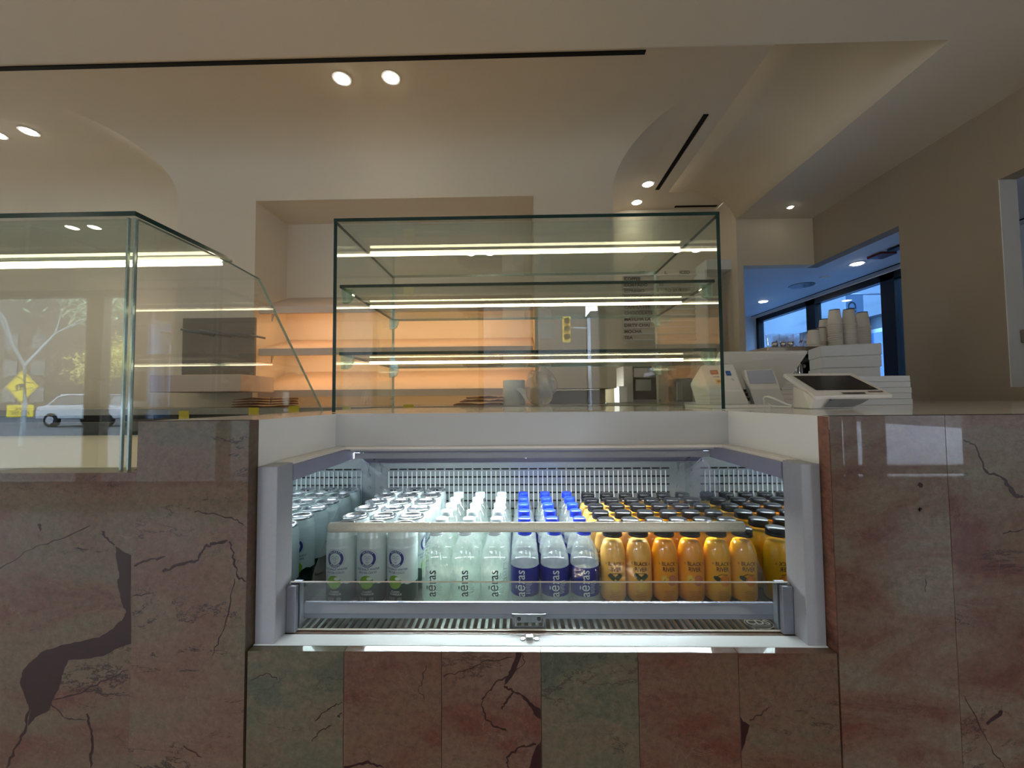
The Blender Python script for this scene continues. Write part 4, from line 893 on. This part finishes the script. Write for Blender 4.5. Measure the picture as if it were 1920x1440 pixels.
hullobj('casing', pts + [(x, y + .022, z + .004) for x, y, z in pts], 'plw2', e, .004)
MB().box(.88, .94, dm + .13, dm + .17, C_, .05).build('stand', M['plg'], e, bevel=.004); MB().box(.82, 1.0, dm + .05, dm + .2, C_, C_ + .008).build('stand_foot', M['plg'], e, bevel=.002)
# tablet register
e = empty('tablet_register', (.8, 1.05, CT), 'white tablet register with a black tilted screen, nearest on the worktop', 'register')
TL, TR, R_, BR, BL = tri(1468.7, 700.6, 1.17), tri(1597, 699, 1.17), tri(1676, 739.5, .968), tri(1670, 745, .962), tri(1527, 746, .962)
TLb = tri(1464.5, 706.5, 1.165)
n = (Vector(TR) - Vector(TL)).cross(Vector(BL) - Vector(TL)).normalized(); n = n if n.z > 0 else -n
n = (Vector(TR) - Vector(TL)).cross(Vector(BL) - Vector(TL)).normalized(); n = n if n.z > 0 else -n
def onpl0(px, py):
    r = ray(px, py); return tuple(r * (Vector(TL).dot(n) / r.dot(n)))
top = [TL, TR, onpl0(1674.5, 739.6), onpl0(1528, 743)]
sl = [tuple(Vector(p) - n * .010) for p in top]
to = MB().hexa(top, sl).build('tablet', M['plw'], e, bevel=.0025, seg=3)
def onplane(px, py, off=.0009):
    r = ray(px, py); t = Vector(TL).dot(n) / r.dot(n); return r * t + n * off
o = MB().poly([onplane(1487, 705.2), onplane(1593.5, 704.4), onplane(1647.5, 731), onplane(1530.5, 732)]).build('screen', M['screen'], to, fixn=False)
m = MB(); m.poly([onplane(1576.5, 736.3), onplane(1620.5, 735.8), onplane(1624, 738.8), onplane(1581.5, 739.2)], 0); 
m.poly([onplane(1626, 733.6), onplane(1655, 733.2), onplane(1656, 735.6), onplane(1629, 736)], 1)
m.build('card_slot', [M['black'], mat('brown_grey_print', rgb(110, 84, 78), .5)], to, fixn=False)
q1 = [tri(1487, 724, 1.10), tri(1486, 762, 1.10)[:2] + (C_,), tri(1518, 764.5, .985)[:2] + (C_,), tri(1527, 748, .975), tri(1505, 732, 1.02)]
q2 = [tri(1600, 764, 1.0)[:2] + (C_,), tri(1634, 748, .985), tri(1618, 740, 1.04), tri(1590, 760, 1.12)[:2] + (C_,)]
hullobj('stand', q1 + q2, 'plw2', e, .003)
m = MB(); m.poly([tuple(Vector(tri(1556, 748.5, .9735))), tri(1631, 748.5, .9835), tri(1615, 757, .989), tri(1598, 763, .993), tri(1545, 763.5, .981)])
m.build('grey_shroud', M['plg'], e, fixn=False)
m = MB()
for k in range(4): p = at(1556 + k * 2.2, 748.8, .9715); m.box(p.x - .001, p.x + .001, p.y - .002, p.y + .001, p.z - .003, p.z + .0005)
m.build('button', M['black'], e)
random.seed(3)
def cable(pts, r, lab):
    P_ = [Vector(p) for p in pts]; out = []
    for i in range(len(P_) - 1):
        p0 = P_[max(i - 1, 0)]; p1 = P_[i]; p2 = P_[i + 1]; p3 = P_[min(i + 2, len(P_) - 1)]
        for s in range(8):
            t = s / 8; out.append(.5 * ((2 * p1) + (p2 - p0) * t + (2 * p0 - 5 * p1 + 4 * p2 - p3) * t * t + (3 * p1 - p0 - 3 * p2 + p3) * t ** 3))
    out.append(P_[-1]); return tag(MB().tube(out, r, 10).build('cable', M['plw']), lab, 'cable')
g_ = lambda px, d, z: (at(px, 755, d).x, d, CT + z)
cable([g_(1434, 1.18, .004), g_(1434.5, 1.16, .006), g_(1433, 1.13, .028), g_(1441, 1.12, .031), g_(1455, 1.10, .024), g_(1472, 1.09, .012), g_(1484, 1.085, .006)], .0027, 'white cable looping up between the customer display and the tablet')
cable([g_(1436, 1.17, .0035), g_(1440, 1.15, .012), g_(1446, 1.13, .005), g_(1460, 1.11, .0035), g_(1482, 1.075, .0035)], .0025, 'flat white cable lying on the worktop under the looping one')
# ---------------------------------------------------------------- white boxes
names = ['lowest', 'second', 'third', 'fourth', 'topmost']
d0 = 1.42; xa = at(1570, 740, d0).x; zc0 = C_
for k in range(5):
    xb = at(1711 - [0, .5, 1, 1.5, 3][k], 740, d0).x; h_ = .0205
    tag(MB().box(xa, xb, d0 + .002 * (k % 2), d0 + .30, zc0, zc0 + h_ - .0006).build('pastry_box', M['card'], bevel=.0012), f'flat white pastry box, {names[k]} of the low stack behind the tablet', 'box', 'flat boxes behind the tablet'); zc0 += h_
d1 = 2.12; zc0 = C_; nms = ['lowest', 'second from the bottom', 'middle', 'second from the top', 'topmost']
for k in range(5):
    x0 = at(1540.5, 700, d1).x; h_ = .0605; a_ = math.radians(-20 + random.uniform(-1, 1)); b_ = MB().box(0, .254 + [-.003, -.006, -.005, -.003, .002][k], 0, .2, 0, h_ - .0008)
    b_.xf(Matrix.Translation((x0 + random.uniform(-.002, .002), d1, zc0)) @ Matrix.Rotation(a_, 4, 'Z')); tag(b_.build('cake_box', M['card'], bevel=.004), f'deep white cake box, {nms[k]} of the tall stack below the paper cups', 'box', 'deep boxes by the espresso machine'); zc0 += h_
# ---------------------------------------------------------------- espresso machine with cups on top
em = empty('espresso_machine', (1.7, 2.7, CT), 'chrome and black espresso machine behind the white monitor', 'coffee machine')
ex0, ex1, ey0, ey1, ez = at(1441, 700, 2.5).x, 2.24, 2.5, 2.95, .322
MB().box(ex0, ex1, ey0, ey1, ez - .05, ez - .0005).build('cup_tray', M['chrome'], em, bevel=.004)
MB().box(ex0 + .02, ex1 - .02, ey0 + .12, ey1, .02, ez - .051).build('body', M['black'], em, bevel=.01)
MB().box(ex0, ex1, ey0 - .02, ey1, -.0262, .019).build('drip_tray', M['steel'], em, bevel=.004)
for x in (ex0 + .08, ex0 + .22, ex0 + .36, ex0 + .52):
    m = MB(); m.lathe([(.033, .135), (.036, .15), (.036, .20), (.030, .234)], x, ey0 + .07, 22); h = m.build('group_head', M['chrome'], em)
    m = MB(); m.lathe([(.034, .105), (.034, .134)], x, ey0 + .07, 20); m.tube([(x, ey0 + .04, .12), (x + .01, ey0 - .10, .105)], [.008, .011], 10); m.build('portafilter', M['chrome'], h)
for x in (ex0 + .15, ex0 + .44):
    MB().tube([(x, ey0 + .03, .21), (x, ey0 - .01, .18), (x + .01, ey0 - .04, .09), (x + .02, ey0 - .06, .04)], .0045, 8).build('steam_wand', M['chrome'], em)
for x in (ex0 + .12, ex0 + .29, ex0 + .46): MB().lathe([(.013, 0), (.013, .02)], 0, 0, 16).xf(Matrix.Translation((x, ey0 + .118, .205)) @ Matrix.Rotation(math.pi / 2, 4, 'X')).build('knob', M['chrome'], em)
M['cup'] = mat('paper_cup', rgb(226, 222, 214), .6, var=.02)
cp = proto('paper_cup', '', 'cup', 'paper cups')      # upside down: rim at the bottom
m = MB(); m.lathe([(.0395, 0), (.0412, .0012), (.0412, .0038), (.0390, .005), (.0289, .0945), (.0286, .0965), (.0284, .1)], 0, 0, 28, ms=[0, 0, 0, 0, 1, 1], cap0=False, cap1=False)
m.lathe([(.0278, .1), (.0278, .0945), (.0, .0945)], 0, 0, 28, cap0=False, cap1=False, m=1)
m.lathe([(.0284, .1), (.0278, .1)], 0, 0, 28, cap0=False, cap1=False, m=1)
m.lathe([(.0395, 0), (.0384, .005), (.0278, .0944)], 0, 0, 28, cap0=False, cap1=False)
m.build('cup_wall', [M['cup'], mat('navy_cup_base', rgb(24, 32, 58), .5)], cp, base=True)
dC = 2.62; first = True
stk = [(1526, 2.56, 2, 'short stack at the left end'), (1540, 2.66, 4, 'second stack from the left'), (1548, 2.74, 9, 'third stack from the left'), (1567, 2.58, 11, 'tall stack at the middle'), (1581, 2.80, 10, 'stack half hidden between the two tallest'), (1594, 2.57, 11, 'tall stack right of the middle'), (1619, 2.60, 10, 'stack at the right end')]
ords = ['topmost', 'second from the top', 'third from the top', 'fourth from the top', 'fifth from the top', 'sixth from the top', 'seventh from the top', 'eighth from the top', 'ninth from the top', 'tenth from the top', 'eleventh']
fit = {}
for px, d, n_, nm in stk:
    x = at(px, 650, d).x
    for k in range(n_):
        z = ez + .0002 + .0145 * k; lab = f'white paper cup, {ords[n_ - 1 - k]} in the {nm}'
        if first: o = cp; o.location = (x, d, z + H); first = False; tag(o, lab, 'cup', 'paper cups on the espresso machine')
        else: dup(cp, (x, d, z), random.uniform(0, 6), lab, 'paper cups on the espresso machine')
clr = proto('plastic_cup', '', 'cup', 'clear cups')
m = MB(); m.lathe([(.030, .0), (.0305, .002), (.043, .105), (.0445, .107), (.0445, .109)], 0, 0, 26, cap1=False); m.build('cup_wall', glass('clear_cup_plastic', (.93, .94, .95), .10, milk=.10, milkcol=(.8, .85, .9)), clr, base=True)
for a in range(3):
    m = MB(); v, f = line2([(-.010, -.006), (-.002, .003), (.004, .002), (.010, .012)], .0022); wrap(m, v, f, .0375, .052, -math.pi / 2 + a * 2.09); v, f = line2([(-.002, .012), (.004, -.008)], .0018); wrap(m, v, f, .0376, .052, -math.pi / 2 + a * 2.09); m.build('red_emblem', M.setdefault('rprint', mat('dark_red_print', rgb(110, 22, 30), .5)), clr, base=True, fixn=False)
first = True
for i, (px, d) in enumerate(((1449, 2.70), (1475, 2.70), (1500.5, 2.705), (1463, 2.79), (1489, 2.79), (1470, 2.88), (1496, 2.885))):
    x = at(px, 650, d).x; lab = 'clear plastic cup with red emblem, ' + ['leftmost of the front three', 'middle of the front three', 'rightmost of the front three, beside the paper cups', 'left one of the middle pair', 'right one of the middle pair', 'left one of the rear pair', 'right one of the rear pair'][i]
    if first: o = clr; o.location = (x, d, ez + H); first = False; tag(o, lab, 'cup', 'clear plastic cups on the espresso machine')
    else: dup(clr, (x, d, ez), i * .8, lab, 'clear plastic cups on the espresso machine')
for i, (px, d) in enumerate(((1453, 2.515), (1468, 2.512), (1482, 2.512))):
    x = at(px, 655, d).x; tag(MB().lathe([(.017, ez), (.018, ez + .028), (.015, ez + .030), (.0, ez + .031)], x, d, 20, cap1=False).build('metal_canister', M['chrome']), ['left', 'middle', 'right'][i] + ' one of three little chrome canisters before the plastic cups', 'canister', 'chrome canisters')
# far right niche shelf
p = at(1905, 628, 2.25)
tag(MB().box(2.872, 2.909, 2.2, 2.3115, p.z - .038, p.z + .038).build('wall_box', mat('grey_brown_box', rgb(120, 112, 104), .6), bevel=.006), 'small grey brown box on the pale window reveal at the right picture edge', 'box')
# ================================================================ outside: street behind the camera and the facade beyond the bay
M['asph'] = mat('asphalt', rgb(60, 61, 63), .8, var=.15, scale=20)
M['conc'] = mat('facade_concrete', rgb(90, 95, 98), .8, var=.35, scale=.9)
M['brick'] = mat('brown_brick', rgb(70, 62, 58), .85, var=.25, scale=.6)
M['swin'] = mat('street_window', rgb(44, 48, 54), .2)
tag(MB().box(-70, 45, -60, -3.36, -H - .12, -H - .06).build('street', M['asph']), 'grey street outside the shop windows', 'street', kind='structure')
tag(MB().box(3.95, 45, -3.3, 60, -H - .12, -H - .06).build('pavement', mat('pale_pavement', rgb(120, 122, 126), .8)), 'pavement outside the bay window', 'pavement', kind='structure')
b = empty('facade', (9.5, 12, -H), 'pale concrete building across from the blue bay windows', 'building')
m = MB(); m.box(9, 11, -6, 13.2, -H, 9); m.box(9, 11, 13.2, 40, -H, 9); m.box(8.7, 9, -6, 13, 2.0, 2.25); m.box(8.85, 9, -6, 40, .15, .3)
m.build('wall', M['conc'], b)
for y in (9.3, 11.2): 
    f = MB().box(8.9, 9.0, y, y + 1.0, -H, 1.7).build('doorway', M['alu'], b); MB().box(8.88, 8.9, y + .1, y + .9, -H + .05, 1.6).build('door_glass', mat('dark_blue_glass', rgb(60, 80, 110), .1), f)
dq = 9.2; q = at(1604, 590, dq); zt_ = at(1604, 553, dq).z; zb2 = at(1604, 640, dq).z
e = empty('blade_sign', (q.x, dq, zb2), 'grey hanging blade sign with vertical letters, through the bay window', 'sign')
MB().box(q.x - .21, q.x + .19, dq, dq + .04, zb2, zt_).build('panel', mat('sign_grey', rgb(84, 98, 112), .6), e)
MB().tube([(q.x - .3, dq + .02, zt_ + .02), (8.99, dq + .02, zt_ + .02)], .02, 8).build('bracket', M['alu'], e)
v, f = text('ND', .26, 'RIGHT', bold=.01); m = MB(); flat(m, v, f, (q.x - .06, dq - .003, at(1604, 565, dq).z), (0, 0, 1), (-1, 0, 0)); m.build('lettering', M['ink'], e, fixn=False)
for y in (7.6, 10.2, 12.4, 15.0, 18.5):
    MB().box(8.72, 8.999, y, y + .5, -H, 2.0).build('pilaster', bpy.data.materials['pale_pavement'], b)
tag(MB().box(1.9, 16, -30, -3.4, -H - .0595, -H - .03).build('pavement', mat('reflection_paving', rgb(214, 216, 220), .8, var=.12, scale=.8)), 'pale concrete forecourt, added to brighten the reflection in the right marble', 'pavement', kind='structure')  # forecourt added and kept pale so the right marble mirrors something bright
# buildings across the street
for i, (x0, x1, y, h) in enumerate(((-72, -38, -42, 13), (-38, -12, -40, 10), (-12, 6.75, -38, 14), (7.25, 34, -38, 9))):
    b = empty('street_building', ((x0 + x1) / 2, y, -H), ['brown building far left across the street', 'low brown building across the street behind the car', 'tall brown building across the street facing the centre case', 'brown building across the street on the right'][i] + ', seen only mirrored', 'building', 'buildings across the street')
    MB().box(x0, x1, y - 6, y, -H, h).build('wall', M['brick'], b)
    for j in range(int((x1 - x0) / 3.2)):
        for kz in range(int(h / 3)):
            if (j + kz) % 1 == 0 and j < 6 and kz < 3: MB().box(x0 + 1 + j * 3.2, x0 + 2.6 + j * 3.2, y, y + .05, kz * 3 + .2, kz * 3 + 1.9).build('window', M['swin'], b)
# parked car, seen mirrored in the left case
def car(cx, cy):
    e = empty('car', (cx, cy, -H), 'pale crossover car parked across the street, mirrored in the left glass case', 'car')
    L = 2.25; W_ = .9; z0 = -H
    prof = [(-L, .35), (-L, .75), (-L + .1, 1.0), (-1.75, 1.08), (-1.15, 1.52), (-.6, 1.62), (.5, 1.58), (1.25, 1.12), (2.05, .98), (L, .75), (L, .35)]
    low = [(-L, .35), (-L, .75), (-L + .1, 1.0), (-1.75, 1.06), (1.25, 1.10), (2.05, .98), (L, .75), (L, .35)]
    body = MB(); body.prism([(cx + a, z0 + b_) for a, b_ in low], 1, cy - W_, cy + W_); body.build('body', mat('car_paint', rgb(196, 206, 220), .25, .3, coat=1), e, bevel=.06)
    roof = [(-1.72, 1.05), (-1.15, 1.5), (-.6, 1.6), (.5, 1.56), (1.22, 1.1)]
    MB().prism([(cx + a, z0 + b_) for a, b_ in roof], 1, cy - W_ + .12, cy + W_ - .12).build('cabin', mat('car_window', rgb(50, 56, 66), .08), e, bevel=.03)
    m = MB(); 
    for s in (-1, 1):
        for k in range(len(roof) - 1): m.tube([(cx + roof[k][0], cy + s * (W_ - .11), z0 + roof[k][1]), (cx + roof[k + 1][0], cy + s * (W_ - .11), z0 + roof[k + 1][1])], .045, 8)
    m.box(cx - 1.1, cx + .5, cy - W_ + .12, cy + W_ - .12, z0 + 1.575, z0 + 1.63); m.build('roof_rails', mat('car_paint_light', rgb(210, 220, 232), .25, coat=1), e)
    for a in (-1.4, 1.45):
        for s in (-1, 1):
            w = MB(); w.lathe([(.34, -.11), (.36, -.09), (.36, .09), (.34, .11)], 0, 0, 28); w.xf(Matrix.Translation((cx + a, cy + s * (W_ - .06), z0 + .30)) @ Matrix.Rotation(math.pi / 2, 4, 'X')); wo = w.build('wheel', M['flat_black'], e)
            w = MB(); w.lathe([(.2, -.12), (.2, .12)], 0, 0, 20); w.xf(Matrix.Translation((cx + a, cy + s * (W_ - .05), z0 + .30)) @ Matrix.Rotation(math.pi / 2, 4, 'X')); w.build('hub_cap', M['alu'], wo)
car(-22.6, -19.4)
# trees
def tree(cx, cy, h, rad, lab, leafcol, n, seed, zlo=.3, bark=(150, 160, 165)):
    random.seed(seed); e = empty('street_tree', (cx, cy, -H), lab, 'tree', 'trees across the street'); m = MB(); tips = []
    def br(p, d, l, r, k):
        q = p + d * l; m.tube([p, p + d * l * .5 + Vector((random.uniform(-.06, .06), random.uniform(-.06, .06), 0)) * l, q], [r, r * .8, r * .6], 6, caps=False)
        if k == 0: tips.append(q); return
        for _ in range(3):
            nd_ = (d + Vector((random.uniform(-.9, .9), random.uniform(-.9, .9), random.uniform(-.35, .6)))).normalized(); br(q, nd_, l * random.uniform(.55, .8), r * .55, k - 1)
    br(Vector((cx, cy, -H)), Vector((0, 0, 1)), h * .42, .06, 4); m.build('trunk', mat('bark', rgb(*bark), .8), e)
    lf = MB()
    for _ in range(n):
        t = random.choice(tips); p = t + Vector((random.gauss(0, rad), random.gauss(0, rad), random.gauss(-.1, rad)))
        a = Vector((random.uniform(-1, 1), random.uniform(-.5, .5), random.uniform(-.9, .1))).normalized() * random.uniform(.10, .2); b_ = a.cross(Vector((random.uniform(-1, 1), 1, random.uniform(-1, 1)))).normalized() * .035
        lf.poly([p - a, p + b_, p + a, p - b_])
    lf.build('foliage', mat('leaves', rgb(*leafcol), .6, var=.3, scale=2), e, fixn=False)
tree(-13.5, -9.2, 5.2, .28, 'pale-barked green tree on the pavement, mirrored in the left case', (150, 168, 134), 1600, 4)
tree(-23.5, -24, 5.0, .4, 'yellowing tree behind the parked car, mirrored in the left case', (200, 190, 116), 2600, 9)
# steep-hill warning sign
e = empty('road_sign', (-15.6, -10.8, -H), 'yellow diamond road sign showing a truck on a slope, mirrored at the left edge', 'road sign')
sx, sy, sz = -15.62, -10.8, .55; r_ = .53
MB().tube([(sx, sy - .05, -H - .06), (sx, sy - .05, sz + .62)], .035, 10).build('post', M['alu'], e)
m = MB(); m.prism([(sx - r_, sz), (sx, sz - r_), (sx + r_, sz), (sx, sz + r_)], 1, sy - .012, sy); di = m.build('diamond_plate', mat('sign_yellow', rgb(240, 214, 20), .5, var=.02), e)
m = MB()
U = (-1, 0, 0); V_ = (0, 0, 1)          # sign faces the shop, so its right is -x
bw = [(-r_ + .04, 0), (0, r_ - .04), (r_ - .04, 0), (0, -r_ + .04), (-r_ + .04, 0)]
for k in range(4): v, f = line2([bw[k], bw[k + 1]], .008); flat(m, v, f, (sx, sy + .002, sz), U, V_)
v, f = line2([(-.36, -.03), (.30, -.14)], .012); flat(m, v, f, (sx, sy + .002, sz), U, V_)
v, f = rect2(-.18, .03, -.03, .1); flat(m, v, f, (sx - 0.06, sy + .002, sz), U, V_); v, f = rect2(.05, .13, -.05, .06); flat(m, v, f, (sx - .06, sy + .002, sz), U, V_)
for dx in (-.13, -.02, .09): v, f = disc2(dx, -.07, .03); flat(m, v, f, (sx - .06, sy + .002, sz), U, V_)
v, f = line2([(-.4, .1), (-.1, .14), (.1, .3), (.18, .34)], .01); flat(m, v, f, (sx, sy + .002, sz), U, V_)
m.build('truck_symbol', M['ink'], di, fixn=False)
pl = MB().box(sx - .46, sx + .40, sy - .012, sy, sz - .95, sz - .57).build('plate', bpy.data.materials['sign_yellow'], e)
m = MB()
for s, dz in (('LANE', -.69), ('FOR THE', -.84)): v, f = text(s, .15); flat(m, v, f, (sx - .02, sy + .002, sz + dz), U, V_)
m.build('lettering', M['ink'], pl, fixn=False)
# traffic light
q = at(1062, 618, 14.0); tx, ty, tz = q.x, 2.0 - 14.0, q.z
e = empty('traffic_light', (tx + .6, ty, -H), 'yellow traffic light on a pole, mirrored in the centre glass case', 'traffic light')
MB().tube([(tx + .8, ty, -H - .06), (tx + .8, ty, tz + .4)], .06, 10).build('pole', M['alu'], e); MB().tube([(tx + .8, ty, tz + .05), (tx + .1, ty, tz + .05)], .03, 8).build('arm', M['alu'], e)
hs = MB().box(tx - .14, tx + .14, ty - .1, ty + .1, tz - .45, tz + .45).build('signal_head', mat('signal_yellow', rgb(206, 170, 40), .5), e, bevel=.02)
for k in range(3):
    l_ = MB(); l_.lathe([(.11, 0), (.11, .16)], 0, 0, 18, cap1=False, cap0=False); l_.xf(Matrix.Translation((tx, ty + .26, tz + .28 - .28 * k)) @ Matrix.Rotation(math.pi / 2, 4, 'X')); l_.build('visor', bpy.data.materials['signal_yellow'], hs)
    l_ = MB(); l_.lathe([(.1, 0), (.1, .01)], 0, 0, 18); l_.xf(Matrix.Translation((tx, ty + .112, tz + .28 - .28 * k)) @ Matrix.Rotation(math.pi / 2, 4, 'X')); l_.build('lens', M['flat_black'], hs)
# ================================================================ daylight
w = bpy.data.worlds.new('sky'); sc.world = w; w.use_nodes = True; nt = w.node_tree
bg = nt.nodes['Background']; tc = nd(nt, 'ShaderNodeTexCoord'); sx_ = nd(nt, 'ShaderNodeSeparateXYZ'); nt.links.new(tc.outputs['Generated'], sx_.inputs[0])
cr = nd(nt, 'ShaderNodeValToRGB'); nt.links.new(sx_.outputs['Z'], cr.inputs[0]); cr.color_ramp.elements[0].color = (.88, .94, 1, 1); cr.color_ramp.elements[1].color = (.64, .79, 1, 1)
nt.links.new(cr.outputs[0], bg.inputs['Color']); bg.inputs['Strength'].default_value = SKY
def portal(loc, sx, sy, rot):
    l = bpy.data.lights.new('window_portal', 'AREA'); l.shape = 'RECTANGLE'; l.size = sx; l.size_y = sy; l.cycles.is_portal = True
    o = bpy.data.objects.new('window_portal', l); COL.objects.link(o); o.location = (loc[0], loc[1], loc[2] + H); o.rotation_euler = rot
R9 = math.radians(90)
for x0, x1 in ((-7.3, -1.9), (-.55, 1.15), (3.45, 4.98)): portal(((x0 + x1) / 2, WD - .2, .19), x1 - x0, 2.28, (-R9, 0, math.pi))
portal((6.7, -1.25, .25), 3.1, 2.4, (0, R9, 0))
portal((OX + .2, 4.8, .24), 2.9, 2.0, (0, R9, 0))
# ================================================================ view
sc.view_settings.view_transform = 'Standard'; sc.view_settings.look = 'None'; sc.view_settings.gamma = 1; sc.view_settings.use_curve_mapping = False
sc.view_settings.exposure = EXPOSURE
cy_ = sc.cycles; cy_.max_bounces = 14; cy_.diffuse_bounces = 5; cy_.glossy_bounces = 7; cy_.transmission_bounces = 6; cy_.transparent_max_bounces = 48; cy_.caustics_reflective = True; cy_.blur_glossy = 1.0; cy_.caustics_refractive = False; cy_.sample_clamp_indirect = 4; cy_.use_denoising = True
